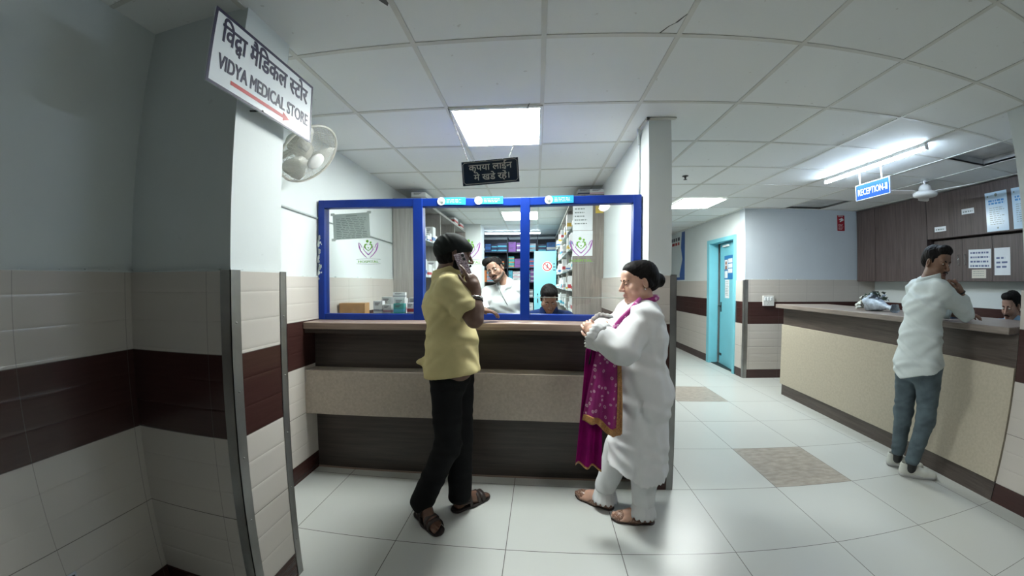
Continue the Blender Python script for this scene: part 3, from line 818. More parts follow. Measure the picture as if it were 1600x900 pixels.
# ================================================================== hanging signs and fans
sg = thing('hanging_sign', 'white medical store sign with a red arrow, fixed to the left pier', 'sign', (-1.10, 1.265, 2.118))
SR = basis((0, 1, 0), (0, 0, 1), (1, 0, 0)); so = (-1.103, .965, 2.118)
MB().box(0, .60, 0, .285, -.006, 0, 0, SR, so).build('board', plain('sign_white', (.76, .80, .84), .25), sg, .001)
m = MB(); 
for a in ((0, .60, .273, .285), (0, .60, 0, .010), (0, .012, .010, .273), (.590, .60, .010, .273)): m.box(*a, .0, .0012, 0, SR, so)
m.build('border', MT['navy'], sg)
m = MB()
def deva(mb, words, o, R, size, width, bold, space=.28, mi=0):
    geo, pen = [], 0.0
    for wd_ in words:
        for it in wd_:
            s_, sc, dx, dy, clip = (it + (1, 0, 0, None)[len(it) - 1:]) if isinstance(it, tuple) else (it, 1, 0, 0, None)
            vs, fs = text_geo(s_, .02, 0.0, clip)
            geo.append(([(x * sc + pen + dx, y * sc + dy, z) for x, y, z in vs], fs))
            if dx == 0: pen = max(v[0] for v in geo[-1][0])
        pen += space
    xs = [v[0] for g in geo for v in g[0]]; lo, hi = min(xs), max(xs); k = width / (hi - lo)
    for n_, (vs, fs) in enumerate(geo):
        for i, (ex, ey) in enumerate(((0, 0), (1, .6), (-1, -.6), (1, -.6), (-1, .6))):
            mb.add([R @ Vector(((x - lo + ex * bold) * k, (y + ey * bold) * size, z * .05 + i * .00004 + n_ * .00001)) + Vector(o) for x, y, z in vs], fs, mi)
deva(m, [['\u093f\u0935', '\u0926', ('\u092f', .60, -.42, -.20, None), '\u093e'], ['\u092e\u0948', '\u093f\u0921', '\u0915', '\u0932'], [('\u0938', 1, 0, 0, .47), '\u091f\u094b', '\u0930']],
     (so[0] + .0002, so[1] + .045, so[2] + .176), SR, .104, .515, .026)
write(m, 'VIDYA MEDICAL STORE', (so[0] + .0002, so[1] + .045, so[2] + .071), SR, height=.057, width=.525, bold=.030)
m.build('lettering', MT['navy'], sg)
m = MB(); ribbon(m, [(.11, .043), (.40, .043)], .015, (so[0] + .0002, so[1], so[2]), SR)
m.prism([(.40, .022), (.40, .064), (.445, .043)], 0, .0006, SR, (so[0] + .0002, so[1], so[2])); m.build('arrow', MT['red'], sg)
MB().tube([(-1.162, 1.245, 2.135), (-1.100, 1.245, 2.128)], .004, 8).build('bracket', MT['darkmetal'], sg)
MB().tube([(-1.162, 1.30, 2.36), (-1.109, 1.30, 2.36)], .004, 8).build('bracket', MT['darkmetal'], sg)

MT['silver'] = plain('silver_letters', (.58, .58, .54), .4)
# queue sign on two chains
qs = thing('hanging_sign', 'dark blue queue sign hanging from two chains over the counter', 'sign', (-.283, 2.135, 2.22))
ta = math.atan2(.024, .352)
QR = Matrix.Rotation(-ta, 3, 'Y') @ FRONT; qo = (-.468, 2.130, 2.052)
QW, QH = .362, .150
MB().box(0, QW, 0, QH, -.008, 0, 0, QR, qo).build('board', plain('sign_navy', (.006, .018, .040), .25), qs, .001)
m = MB()
g_ = .008
fr_ = [(g_ + .012, g_), (QW - g_ - .012, g_), (QW - g_, g_ + .012), (QW - g_, QH - g_ - .012), (QW - g_ - .012, QH - g_), (g_ + .012, QH - g_), (g_, QH - g_ - .012), (g_, g_ + .012), (g_ + .012, g_)]
ribbon(m, fr_, .0022, qo, QR, .0008); m.build('border', MT['tbar'], qs)
m = MB(); q2 = lambda u, v: tuple(QR @ Vector((u, v, .0002)) + Vector(qo))
deva(m, [['\u0915\u0943\u092a\u092f\u093e'], ['\u0932\u093e\u0908\u0928']], q2(.046, .089), QR, .056, .275, .012)
m.build('lettering', MT['silver'], qs); m = MB()
deva(m, [['\u092e\u0947'], ['\u0916\u0921\u0947'], ['\u0930\u0939\u0947\u0902\u0964']], q2(.075, .028), QR, .056, .225, .012)
m.build('lettering', MT['silver'], qs)
def chain(a, b, r=.0030, pitch=.016):
    a, b = Vector(a), Vector(b); m = MB(); L = (b - a).length; n = int(L / pitch); d = (b - a).normalized()
    s1 = d.orthogonal().normalized(); s2 = d.cross(s1)
    for k in range(n):
        c = a + d * (k + .5) * L / n; s = s1 if k % 2 else s2
        m.tube([c + d * math.cos(t) * pitch * .62 + s * math.sin(t) * .0045 for t in [j * math.pi / 4 for j in range(8)]], .0014, 5, closed=True)
    return m
chain((-.567, 2.139, CEIL), q2(.045, QH)).build('chain', MT['darkmetal'], qs)
chain((-.046, 2.131, CEIL), q2(.305, QH)).build('chain', MT['darkmetal'], qs)

# reception sign
rs = thing('hanging_sign', 'blue reception sign with white letters hanging by two strips', 'sign', (3.18, 3.14, 2.245))
ro = (3.178, 3.347, 2.246)
MB().box(0, .405, 0, .155, -.006, 0, 0, FACE_L, ro).build('board', plain('sign_blue', (.010, .075, .30), .6, spec=.2), rs)
m = MB(); 
for a in ((0, .405, .149, .155), (0, .405, 0, .006), (0, .006, 0, .155), (.399, .405, 0, .155)): m.box(*a, 0, .001, 0, FACE_L, ro)
m.build('border', MT['paper'], rs)
m = MB(); write(m, 'RECEPTION-II', (ro[0] - .0002, ro[1] - .030, ro[2] + .046), FACE_L, height=.064, width=.345, bold=.012); m.build('lettering', MT['paper'], rs)
for y_ in (3.28, 3.02): MB().box(3.174, 3.180, y_, y_ + .012, 2.398, CEIL).build('hanger', MT['white'], rs)

# wall fan on the left wall
wfn = thing('wall_fan', 'white oscillating wall fan on the left wall behind the hanging sign', 'fan', (-1.42, 2.0, 2.235))
fn = Vector((.743, .02, -.665)).normalized(); fx = Vector((0, 1, 0)); fx = (fx - fn * fx.dot(fn)).normalized(); fy = fn.cross(fx)
FR = basis(fx, fy, fn); fc = Vector((-1.42, 2.0, 2.235)); RF = .205
ivory = plain('ivory_plastic', (.60, .585, .53), .4, var=.05)
m = MB()
ring = lambda r, z, n=40: [FR @ Vector((r * math.cos(2 * math.pi * k / n), r * math.sin(2 * math.pi * k / n), z)) + fc for k in range(n)]
m.tube(ring(RF, 0), .008, 8, closed=True)
m.build('rim', ivory, wfn)
m = MB(); 
for r, z in ((.06, .066), (.10, .056), (.14, .042), (.175, .026)): m.tube(ring(r, z, 32), .0011, 5, closed=True)
for k in range(60):
    a = 2 * math.pi * k / 60
    m.tube([FR @ Vector((r * math.cos(a + s), r * math.sin(a + s), z)) + fc for r, z, s in ((.055, .068, 0), (.12, .052, .08), (.178, .026, .14), (RF, 0, .17))], .0011, 4, cap=False)
m.build('front_grille', ivory, wfn)
m = MB()
for r, z in ((.08, -.075), (.14, -.055), (.18, -.03)): m.tube(ring(r, z, 32), .0011, 5, closed=True)
for k in range(48):
    a = 2 * math.pi * k / 48
    m.tube([FR @ Vector((r * math.cos(a), r * math.sin(a), z)) + fc for r, z in ((.05, -.08), (.13, -.06), (.185, -.028), (RF, 0))], .0011, 4, cap=False)
m.build('rear_grille', ivory, wfn)
MB().lathe([(.056, .062), (.056, .070), (.045, .076), (.01, .079)], 28, 0, FR, fc).build('badge_cap', MT['white'], wfn)
MT['blade'] = plain('pale_fan_blade', (.66, .66, .62), .35)
for k in range(3):
    a = 2 * math.pi * k / 3 + .4; m = MB(); P = []
    for r, w in ((.03, .02), (.07, .05), (.12, .075), (.165, .07), (.178, .03)):
        P.append((r, w))
    vs = []
    for r, w in P:
        for sgn in (-1, 1):
            q = Vector((r, sgn * w, sgn * w * .35))
            q = Matrix.Rotation(a, 3, 'Z') @ q
            for t in (0, .002): vs.append(FR @ (q + Vector((0, 0, -.005 + t))) + fc)
    fs = []
    for i in range(len(P) - 1):
        b = 4 * i
        fs += [(b, b + 4, b + 6, b + 2), (b + 1, b + 3, b + 7, b + 5), (b, b + 1, b + 5, b + 4), (b + 2, b + 6, b + 7, b + 3)]
    fs += [(0, 2, 3, 1), (16, 17, 19, 18)]
    m.add(vs, fs, 0, True); m.build('blade', MT['blade'], wfn)
MB().lathe([(.02, .0), (.055, -.02), (.062, -.06), (.062, -.13), (.05, -.155), (.02, -.16)], 24, 0, FR, fc).build('motor', ivory, wfn)
back = fc + fn * -.13
m = MB().tube([back, back + Vector((-.03, 0, -.06)), Vector((WX + .05, 2.0, back.z - .10))], .020, 10)
m.box(WX, WX + .05, 1.95, 2.05, back.z - .17, back.z - .03)
m.build('wall_bracket', ivory, wfn, .004)

# ceiling fan over the reception desk
cf = thing('ceiling_fan', 'white ceiling fan hanging over the reception desk', 'fan', (4.24, 3.45, CEIL))
fo = (4.24, 3.45, 2.375)
MB().lathe([(.012, .06), (.012, CEIL - 2.375)], 10, 0, None, fo).lathe([(.045, CEIL - 2.375 - .02), (.02, CEIL - 2.375 - .004)], 16, 0, None, fo).build('rod', MT['white'], cf)
MB().lathe([(.03, 0), (.115, .004), (.128, .02), (.128, .042), (.112, .052), (.075, .060), (.066, .085), (.058, .115), (.035, .135), (.012, .14)], 32, 0, None, fo).build('motor', MT['white'], cf)
for k in range(3):
    a = math.radians(-78 + 120 * k); Rb = Matrix.Rotation(a, 3, 'Z') @ Matrix.Rotation(.16, 3, 'X')
    m = MB().prism([(.10, -.028), (.17, -.05), (.50, -.06), (.56, -.045), (.56, .045), (.50, .06), (.17, .05), (.10, .028)], -.002, .002, Rb, (fo[0], fo[1], fo[2] + .050))
    m.build('blade', MT['white'], cf)

# sprinkler head in the corridor ceiling
m = MB().lathe([(.030, 0), (.030, -.004), (.010, -.006), (.010, -.022), (.006, -.024), (.006, -.034), (.018, -.036), (.018, -.039)], 16, 0, None, (1.555, 3.66, CEIL - .0036))
o = m.build('sprinkler', MT['darkmetal']); tag(o, 'small dark sprinkler head on the ceiling at the corridor mouth', 'sprinkler')

# ================================================================== reception side
rd = thing('reception_desk', 'long reception desk with a cream front and grey brown worktop', 'desk', (3.07, 1.70, 0), None, 0)
dv = Vector((3.18 - 3.07, 4.47 - 1.705, 0)); DL = dv.length; dv.normalize(); dn = Vector((dv.y, -dv.x, 0))
DRm = basis(dv, dn, (0, 0, 1)) if False else basis(dv, (-dn.x, -dn.y, 0), (0, 0, 1))
# local frame: x along the desk away from the pier, y towards the room, z up
d0 = (3.07, 1.705, 0)
MB().box(.046, DL + .03, -.60, .092, 1.118, 1.166, 0, DRm, d0).build('worktop', MT['topgrey'], rd, .006)
MB().box(.022, DL, -.04, .0, .905, 1.118, 0, DRm, d0).build('fascia', MT['fascia'], rd)
MB().box(.022, DL, -.05, .022, .140, .905, 0, DRm, d0).build('front_panel', MT['cream'], rd, .002)
MB().box(.022, DL - .02, -.05, .006, 0, .140, 0, DRm, d0).build('kickboard', MT['fascia'], rd)
MB().box(DL - .03, DL, -.55, -.05, 0, 1.118, 0, DRm, d0).build('end_panel', MT['cream'], rd)
MB().box(.06, DL - .03, -.62, -.06, .715, .745, 0, DRm, d0).build('inner_desk', MT['topgrey'], rd)
MB().box(.06, .09, -.60, -.08, 0, .715, 0, DRm, d0).build('inner_panel', MT['topgrey'], rd)

# wall cabinets: two tall doors, an upper run, a recessed lower run
CX = 4.97
def cab(label, y0, y1, z0, z1, x=CX, doors=1, handles=()):
    t = thing('wall_cabinet', label, 'cabinet', (5.14, (y0 + y1) / 2, z0), 'wood grain cabinets above the reception desk')
    MB().box(x + .02, 5.308, y0, y1, z0, z1).build('body', MT['dwood_v'], t)
    w = (y1 - y0) / doors
    for k in range(doors):
        a, b = y0 + k * w + .002, y0 + (k + 1) * w - .002
        d = MB().box(x, x + .019, a, b, z0 + .002, z1 - .002).build('door', MT['dwood_v'], t, .0015)
        if k in handles:
            yy = a + .045 if handles[k] else b - .045
            zc = (z0 + z1) / 2
            MB().tube([(x, yy, zc - .06), (x - .022, yy, zc - .06), (x - .022, yy, zc + .06), (x, yy, zc + .06)], .005, 8).build('handle', MT['chrome'], d)
    return t
cab('narrow tall wall cabinet in the corner beside the pale blue wall', 4.902, 5.24, 1.466, 2.548)
cab('wide tall wall cabinet between the corner unit and the recessed shelf', 4.052, 4.898, 1.466, 2.548)
cab('upper wall cabinet run carrying the blue posters', 1.62, 4.048, 1.990, 2.548)
cab('recessed lower wall cabinets with steel handles and taped papers', 1.588, 4.034, 1.466, 1.975, 5.07, 6, {4: False, 5: True})

def wall_sheet(name, label, cat, x, y0, y1, z0, z1, matl, tilt=0.0):
    """A sheet stuck on a cabinet front facing -x; returns thing, origin (its upper left as seen) and frame."""
    t = thing(name, label, cat, (x, (y0 + y1) / 2, (z0 + z1) / 2))
    c = (x - .0004, (y0 + y1) / 2, (z0 + z1) / 2); R = Matrix.Rotation(tilt, 3, 'X') @ FACE_L
    w, h = y1 - y0, z1 - z0
    MB().box(-w / 2, w / 2, -h / 2, h / 2, 0, .001, 0, R, c).build('paper', matl, t)
    P = lambda u, v, k=.0011: tuple(R @ Vector((u, v, k)) + Vector(c))
    return t, P, R, w, h
for lab, y0, y1, z0, z1 in (('white name label on the upper cabinet, left of the other label', 3.77, 3.935, 2.075, 2.135), ('white name label on the upper cabinet, nearer the blue posters', 3.37, 3.54, 2.238, 2.300)):
    t, P, R, w, h = wall_sheet('label', lab, 'label', CX, y0, y1, z0, z1, MT['paper'])
    m = MB(); scribble(m, P(-w * .40, h * .05), R, w * .8, 1, .02, .014, 0, 4, .1, .03); m.build('lettering', MT['greyink'], t)
pb = plain('pale_blue_poster', (.50, .66, .80), .18)
for lab, y0, y1, sd in (('glossy pale blue poster on the upper cabinet, fully in view', 2.925, 3.212, 2), ('pale blue poster at the pier, partly cut off', 2.58, 2.865, 4)):
    t, P, R, w, h = wall_sheet('poster', lab, 'poster', CX, y0, y1, 2.005, 2.430, pb)
    m = MB(); scribble(m, P(-w * .36, h * .30), R, w * .74, 2, .030, .020, 0, sd, .05, .03); m.build('heading', plain('poster_blue', (.05, .24, .55), .3), t)
    m = MB(); disc(m, (0, h * .42), .018, P(0, 0), R); disc(m, (-w * .38, h * .40), .010, P(0, 0), R); disc(m, (0, -h * .42), .010, P(0, 0), R); scribble(m, P(-w * .34, h * .10), R, w * .68, 9, .022, .006, 0, sd + 1, .4, .03); m.build('lettering', MT['greyink'], t)
inkb = plain('blue_ballpoint', (.10, .13, .26), .5)
t, P, R, w, h = wall_sheet('notice', 'white handwritten notice of four lines taped to the lower cabinet', 'notice', 5.07, 3.237, 3.540, 1.618, 1.832, MT['paper'], .02)
m = MB(); scribble(m, P(-w * .42, h * .36), R, w * .84, 4, .050, .020, 0, 7, .05, .03); m.build('lettering', inkb, t)
t, P, R, w, h = wall_sheet('notice', 'small cream slip under the handwritten notice', 'notice', 5.07, 3.305, 3.498, 1.503, 1.603, plain('cream_paper', (.66, .62, .54), .6))
m = MB(); scribble(m, P(-w * .40, h * .30), R, w * .8, 3, .024, .006, 0, 8, .3, .02); m.build('lettering', MT['greyink'], t)
t, P, R, w, h = wall_sheet('notice', 'tall white sheet with three short printed lines by the pier', 'notice', 5.07, 2.985, 3.193, 1.535, 1.832, MT['paper'])
m = MB(); scribble(m, P(-w * .38, h * .16), R, w * .72, 3, .048, .020, 0, 9, .5, .05); m.build('lettering', inkb, t)

# red safety poster, switch board, corridor poster, papers on the teal door
t = thing('poster', 'small red safety poster high on the pale blue wall', 'poster', (4.70, 5.259, 2.37))
MB().box(4.636, 4.766, 5.258, 5.2595, 2.242, 2.483).build('paper', plain('poster_red', (.33, .015, .03), .4), t)
m = MB(); ro_ = (4.701, 5.258, 2.37)
ribbon(m, [(-.035, .045), (.02, .060), (.045, .045), (.01, .035), (-.02, .012)], [.01, .03, .02, .028, .012], ro_, FRONT); scribble(m, (4.655, 5.258, 2.475), FRONT, .09, 1, .02, .010, 0, 2, .1, .02); scribble(m, (4.655, 5.258, 2.345), FRONT, .09, 5, .018, .006, 0, 3, .3, .02)
m.build('drawing', MT['paper'], t)
t = thing('switch_board', 'white electrical switch board on the brown tile band', 'switch', (3.478, 5.24, 1.17))
MB().box(3.392, 3.564, 5.226, 5.2448, 1.094, 1.247).build('plate', MT['white'], t, .004)
for k in range(3): MB().box(3.412 + .045 * k, 3.444 + .045 * k, 5.220, 5.228, 1.175, 1.225).build('rocker', MT['paper'], t, .003)
m = MB()
for dx, dz in ((0, .014), (-.012, -.008), (.012, -.008)): disc(m, (dx, dz), .004, (3.47, 5.226, 1.125), FRONT, .0005)
m.build('socket_hole', MT['ink'], t)
FACE_D = FACE_L
t = thing('poster', 'blue and white poster on the corridor wall beyond the teal door', 'poster', (DX, 7.62, 2.0))
pw = .92
MB().box(-pw / 2, pw / 2, 1.50, 2.53, .001, .0025, 0, FACE_L, (DX, 7.84, 0)).build('paper', plain('poster_white', (.66, .72, .74), .3), t)
m = MB(); po = (DX - .0026, 7.84, 0)
m.prism([(.46, 1.50), (.46, 2.53), (.30, 2.53), (.26, 2.2), (.34, 1.95), (.20, 1.62), (.22, 1.50)], 0, .0005, FACE_L, po, 0); m.prism([(-.46, 1.50), (.46, 1.50), (.46, 1.56), (-.46, 1.56)], .0005, .001, FACE_L, po, 0)
m.build('blue_field', plain('poster_deep_blue', (.05, .13, .38), .3), t)
m = MB(); scribble(m, (DX - .0027, 8.25, 2.44), FACE_L, .62, 1, .1, .075, 0, 4, .05, .12); m.build('heading', MT['ink'], t)
m = MB(); scribble(m, (DX - .0027, 8.05, 2.33), FACE_L, .42, 1, .1, .06, 0, 6, .05, .1); m.build('subheading', MT['red'], t)
LR = Rl @ basis((0, -1, 0), (0, 0, 1), (-1, 0, 0))
def on_leaf(v, z): return tuple(Rl @ Vector((-.0005, v, z)) + Vector(hinge))
t = thing('door_sign', 'blue and white information sign on the teal door', 'sign', on_leaf(.33, 1.78))
MB().box(-.165, .165, -.20, .20, 0, .002, 0, LR, on_leaf(.35, 1.70)).build('plate', plain('door_sign_blue', (.02, .16, .42), .35), t)
m = MB()
for k in range(3): m.box(-.01, .155, .075 - .085 * k, .145 - .085 * k, .002, .0026, 0, LR, on_leaf(.35, 1.70))
m.box(-.150, -.03, -.18, -.06, .002, .0026, 0, LR, on_leaf(.35, 1.70)); m.box(-.150, -.03, -.03, .13, .002, .0026, 0, LR, on_leaf(.35, 1.70))
m.build('white_field', MT['paper'], t)
m = MB().ball((0, 0, 0), .001); m = MB(); disc(m, (-.09, .075), .032, on_leaf(.35, 1.70), LR, .0032); m.prism([(-.135, -.03), (-.045, -.03), (-.06, .035), (-.12, .035)], .0026, .0032, LR, on_leaf(.35, 1.70)); m.build('portrait', plain('portrait_brown', (.30, .12, .07), .5), t)
t = thing('notice', 'white paper below the blue sign on the teal door', 'notice', on_leaf(.33, 1.36))
MB().box(-.085, .085, -.155, .155, 0, .001, 0, LR, on_leaf(.40, 1.335)).build('paper', MT['paper'], t)
m = MB(); scribble(m, tuple(Vector(on_leaf(.40, 1.335)) + LR @ Vector((-.065, .125, .0011))), LR, .13, 9, .028, .008, 0, 12, .3, .02); m.build('lettering', MT['greyink'], t)

# bouquet lying on the desk
bq = thing('bouquet', 'wrapped bouquet of white roses lying on the reception desk', 'bouquet', (3.32, 3.28, 1.166))
wrapm = plain('silvery_blue_wrap', (.42, .48, .54), .25, var=.35, vscale=30, bmp=.4, bscale=40)
bd = Vector((-.10, -1, 0)).normalized()          # stems point towards the near end
m = MB(); n = 20; vs = []; fs = []
prof = [(.0, .095), (.06, .085), (.13, .055), (.20, .026), (.25, .020), (.29, .040), (.31, .052)]
rr = random.Random(9); bo = Vector((3.33, 3.33, 1.245)); s1 = Vector((bd.y, -bd.x, 0)); 
for d_, r in prof:
    for k in range(n):
        a = 2 * math.pi * k / n; q = r * (1 + .12 * math.sin(5 * a + d_ * 30)) 
        z = bo.z - d_ * .14 + math.sin(a) * q * .9
        vs.append((bo.x + bd.x * d_ + s1.x * math.cos(a) * q, bo.y + bd.y * d_ + s1.y * math.cos(a) * q, max(1.1665, z)))
for i in range(len(prof) - 1): fs += [(i * n + k, i * n + (k + 1) % n, (i + 1) * n + (k + 1) % n, (i + 1) * n + k) for k in range(n)]
m.add(vs, fs, 0, True); m.build('wrap', wrapm, bq)
rosem = plain('white_rose', (.66, .66, .60), .6)
for k, (dx, dy, dz, r) in enumerate(((0, .06, .0, .040), (-.05, .05, -.02, .034), (.05, .07, -.01, .036), (-.02, .03, .05, .032), (.04, .03, .055, .030), (-.06, .04, -.05, .030), (.0, .04, -.045, .032))):
    m = MB(); c = Vector((bo.x + dx, bo.y + dy + .055, bo.z + dz))
    m.ball(c, r * .55, 10)
    for j in range(7):
        a = j * 2.4; R_ = Euler((.5 * math.sin(a) + 1.2, .4, a)).to_matrix()
        m.ball(c + Vector((math.cos(a), math.sin(a) * .8, math.sin(a * 1.7) * .5)) * r * .5, (r * .55, r * .48, r * .22), 8, 0, R_)
    m.build('flower', rosem, bq)
m = MB()
for j in range(60):
    c = Vector((bo.x + rr.uniform(-.05, .10), bo.y + rr.uniform(-.13, .06), bo.z + rr.uniform(.03, .085))); R_ = Euler((rr.uniform(-1, 1), rr.uniform(-1, 1), rr.uniform(0, 6))).to_matrix()
    L = rr.uniform(.045, .075)
    vs = [c + R_ @ Vector(q) for q in ((0, 0, 0), (L * .5, L * .30, .004), (L, 0, -.004), (L * .5, -L * .30, .004), (L * .5, 0, .009))]
    m.add(vs, [(0, 1, 4), (1, 2, 4), (2, 3, 4), (3, 0, 4)], rr.choice((0, 0, 1)))
o = m.build('leaves', [plain('dark_leaf', (.025, .045, .022), .5), plain('grey_blue_leaf', (.09, .11, .14), .5)], bq); o['kind'] = 'stuff'

# blue folder on the desk beside the leaning boy
fo_ = MB().box(.69, 1.10, -.42, -.12, 1.1665, 1.196, 0, DRm, d0)
o = fo_.build('folder', plain('dark_blue_folder', (.006, .035, .10), .3), None, .004); tag(o, 'dark blue folder lying on the reception desk behind the leaning boy', 'folder')

# printed notice low on the near left wall
LN = thing('notice', 'small white notice with black print low on the near left wall', 'notice', (WX + .0128, .60, .20))
RW_ = basis((0, 1, 0), (0, 0, 1), (1, 0, 0))
MB().box(-.13, .13, -.10, .10, 0, .001, 0, RW_, (WX + .0125, .60, .262)).build('paper', MT['paper'], LN)
m = MB(); scribble(m, (WX + .0136, .49, .352), RW_, .235, 4, .045, .014, 0, 14, .2, .05); m.build('lettering', MT['ink'], LN)

# ================================================================== people: smooth distance-field bodies turned into meshes
import openvdb as vdb
NP = np.array

def V3(*a): return np.array(a, np.float32)
def unit(v): v = np.asarray(v, np.float32); return v / (np.linalg.norm(v) + 1e-9)

class P:
    """One primitive: kind 'cone' (round cone, optionally squashed along an axis), 'ell' (ellipsoid in a frame)."""
    def __init__(s, fn, lo, hi, k, op): s.fn, s.lo, s.hi, s.k, s.op = fn, lo, hi, k, op

def cone(a, b, ra, rb=None, k=.02, op='add', sq=None):
    a, b = NP(a, np.float32), NP(b, np.float32); rb = ra if rb is None else rb
    ax, s = (unit(sq[0]), float(sq[1])) if sq else (None, 1.0)
    L = b - a
    if sq: Lq = L + ax * (L @ ax) * (1 / s - 1)
    else: Lq = L
    ll = float(Lq @ Lq) + 1e-12
    def fn(X, Y, Z):
        x, y, z = X - a[0], Y - a[1], Z - a[2]
        if sq:
            d = (x * ax[0] + y * ax[1] + z * ax[2]) * (1 / s - 1)
            x = x + d * ax[0]; y = y + d * ax[1]; z = z + d * ax[2]
        t = np.clip((x * Lq[0] + y * Lq[1] + z * Lq[2]) / ll, 0, 1)
        x = x - t * Lq[0]; y = y - t * Lq[1]; z = z - t * Lq[2]
        return (np.sqrt(x * x + y * y + z * z) - (ra + (rb - ra) * t)) * min(1.0, max(.6, s))
    r = max(ra, rb) * max(1, s) + .02
    return P(fn, np.minimum(a, b) - r, np.maximum(a, b) + r, k, op)

def ell(c, r, R=None, k=.015, op='add'):
    c = NP(c, np.float32); r = NP(r, np.float32) if hasattr(r, '__len__') else NP((r, r, r), np.float32)
    R = np.eye(3, dtype=np.float32) if R is None else NP(R, np.float32)      # columns are the axes
    def fn(X, Y, Z):
        x, y, z = X - c[0], Y - c[1], Z - c[2]
        q = [(x * R[0, i] + y * R[1, i] + z * R[2, i]) for i in range(3)]
        k0 = np.sqrt(sum((q[i] / r[i]) ** 2 for i in range(3))) + 1e-6
        k1 = np.sqrt(sum((q[i] / (r[i] * r[i])) ** 2 for i in range(3))) + 1e-6
        return k0 * (k0 - 1) / k1
    e = np.sqrt(((R * r[None, :]) ** 2).sum(1)) + .02
    return P(fn, c - e, c + e, k, op)

def sdf_mesh(prims, vox=.004, cuts=(), disp=None, pad=.012):
    lo = np.min([p.lo for p in prims if p.op == 'add'], 0) - pad; hi = np.max([p.hi for p in prims if p.op == 'add'], 0) + pad
    n = np.ceil((hi - lo) / vox).astype(int) + 1
    D = np.full(n, .03, np.float32)
    ax = [(lo[i] + vox * np.arange(n[i])).astype(np.float32) for i in range(3)]
    for p in prims:
        i0 = np.clip(((p.lo - p.k - lo) / vox).astype(int), 0, n); i1 = np.clip(np.ceil((p.hi + p.k - lo) / vox).astype(int) + 1, 0, n)
        if (i1 <= i0).any(): continue
        sl = tuple(slice(i0[i], i1[i]) for i in range(3))
        X, Y, Z = ax[0][sl[0]][:, None, None], ax[1][sl[1]][None, :, None], ax[2][sl[2]][None, None, :]
        d = p.fn(X, Y, Z).astype(np.float32); A = D[sl]
        if p.op == 'add':
            h = np.clip(.5 + .5 * (A - d) / p.k, 0, 1); D[sl] = A * (1 - h) + d * h - p.k * h * (1 - h)
        else:
            h = np.clip(.5 - .5 * (A + d) / p.k, 0, 1); D[sl] = A * (1 - h) - d * h + p.k * h * (1 - h)
    X, Y, Z = ax[0][:, None, None], ax[1][None, :, None], ax[2][None, None, :]
    if disp is not None: D = D + disp(X, Y, Z).astype(np.float32)
    for c in cuts:
        q = c(X, Y, Z); D = np.maximum(D, np.broadcast_to(q, D.shape))
    D = np.clip(D, -.03, .03)
    g = vdb.FloatGrid(.03); g.copyFromArray(D.astype(np.float32))
    pts, quads = g.convertToQuads(isovalue=0.0)
    pts = pts * vox + lo
    a, b, c, e = (pts[quads[:, i]] for i in range(4))
    vol = np.einsum('ij,ij->i', a, np.cross(b, c)).sum() + np.einsum('ij,ij->i', a, np.cross(c, e)).sum()
    if vol < 0: quads = quads[:, ::-1]
    return pts, quads

def plane(pt, nrm):
    """Keeps the side the normal points away from."""
    nrm = unit(nrm); o = float(NP(pt, np.float32) @ nrm)
    return lambda X, Y, Z: X * nrm[0] + Y * nrm[1] + Z * nrm[2] - o

def obj_from(pts, quads, name, mats, parent=None, regions=(), smooth=True):
    if not isinstance(mats, (list, tuple)): mats = [mats]
    off = NP(world_loc(parent)) if parent is not None else 0
    me = bpy.data.meshes.new(name)
    v = (pts - off).astype(np.float32); nq = len(quads)
    me.vertices.add(len(v)); me.vertices.foreach_set('co', v.ravel())
    me.loops.add(nq * 4); me.loops.foreach_set('vertex_index', quads.astype(np.int32).ravel())
    me.polygons.add(nq); me.polygons.foreach_set('loop_start', np.arange(nq, dtype=np.int32) * 4)
    try: me.polygons.foreach_set('loop_total', np.full(nq, 4, np.int32))
    except Exception: pass
    me.update(calc_edges=True)
    for m in mats: me.materials.append(m)
    mi = np.zeros(nq, np.int32)
    if regions:
        c = pts[quads].mean(1)
        for fn, idx in regions: mi[fn(c)] = idx
    me.polygons.foreach_set('material_index', mi)
    me.polygons.foreach_set('use_smooth', np.full(nq, smooth))
    me.validate(); me.update()
    o = bpy.data.objects.new(name, me); COL.objects.link(o)
    if parent is not None: o.parent = parent
    return o

def sdf_obj(name, prims, mats, parent, vox=.004, cuts=(), disp=None, regions=()):
    return obj_from(*sdf_mesh(prims, vox, cuts, disp), name, mats, parent, regions)

# ---- fabric and skin
def skin_mat(name, c):
    m, nt, b = _nt(name); p = wpos(nt)
    f = noise_n(nt, p, 30, 4)
    nt.links.new(mix_rgb(nt, ramp(nt, f, .3, .7), tuple(k * .9 for k in c), tuple(min(1, k * 1.08) for k in c)), b.inputs['Base Color'])
    b.inputs['Roughness'].default_value = .48; b.inputs['Subsurface Weight'].default_value = .06; b.inputs['Subsurface Radius'].default_value = (.010, .004, .002)
    bump(nt, b, noise_n(nt, p, 400, 2), .12, .001)
    return m
def cloth_mat(name, c, var=.06, rough=.85, scale=14, weave=700, sheen=.0):
    m, nt, b = _nt(name); p = wpos(nt)
    nt.links.new(mix_rgb(nt, ramp(nt, noise_n(nt, p, scale, 4), .3, .7), tuple(k * (1 - var) for k in c), tuple(min(1, k * (1 + var)) for k in c)), b.inputs['Base Color'])
    b.inputs['Roughness'].default_value = rough; b.inputs['Specular IOR Level'].default_value = .15
    b.inputs['Sheen Weight'].default_value = sheen
    bump(nt, b, noise_n(nt, p, weave, 1), .15, .001)
    return m
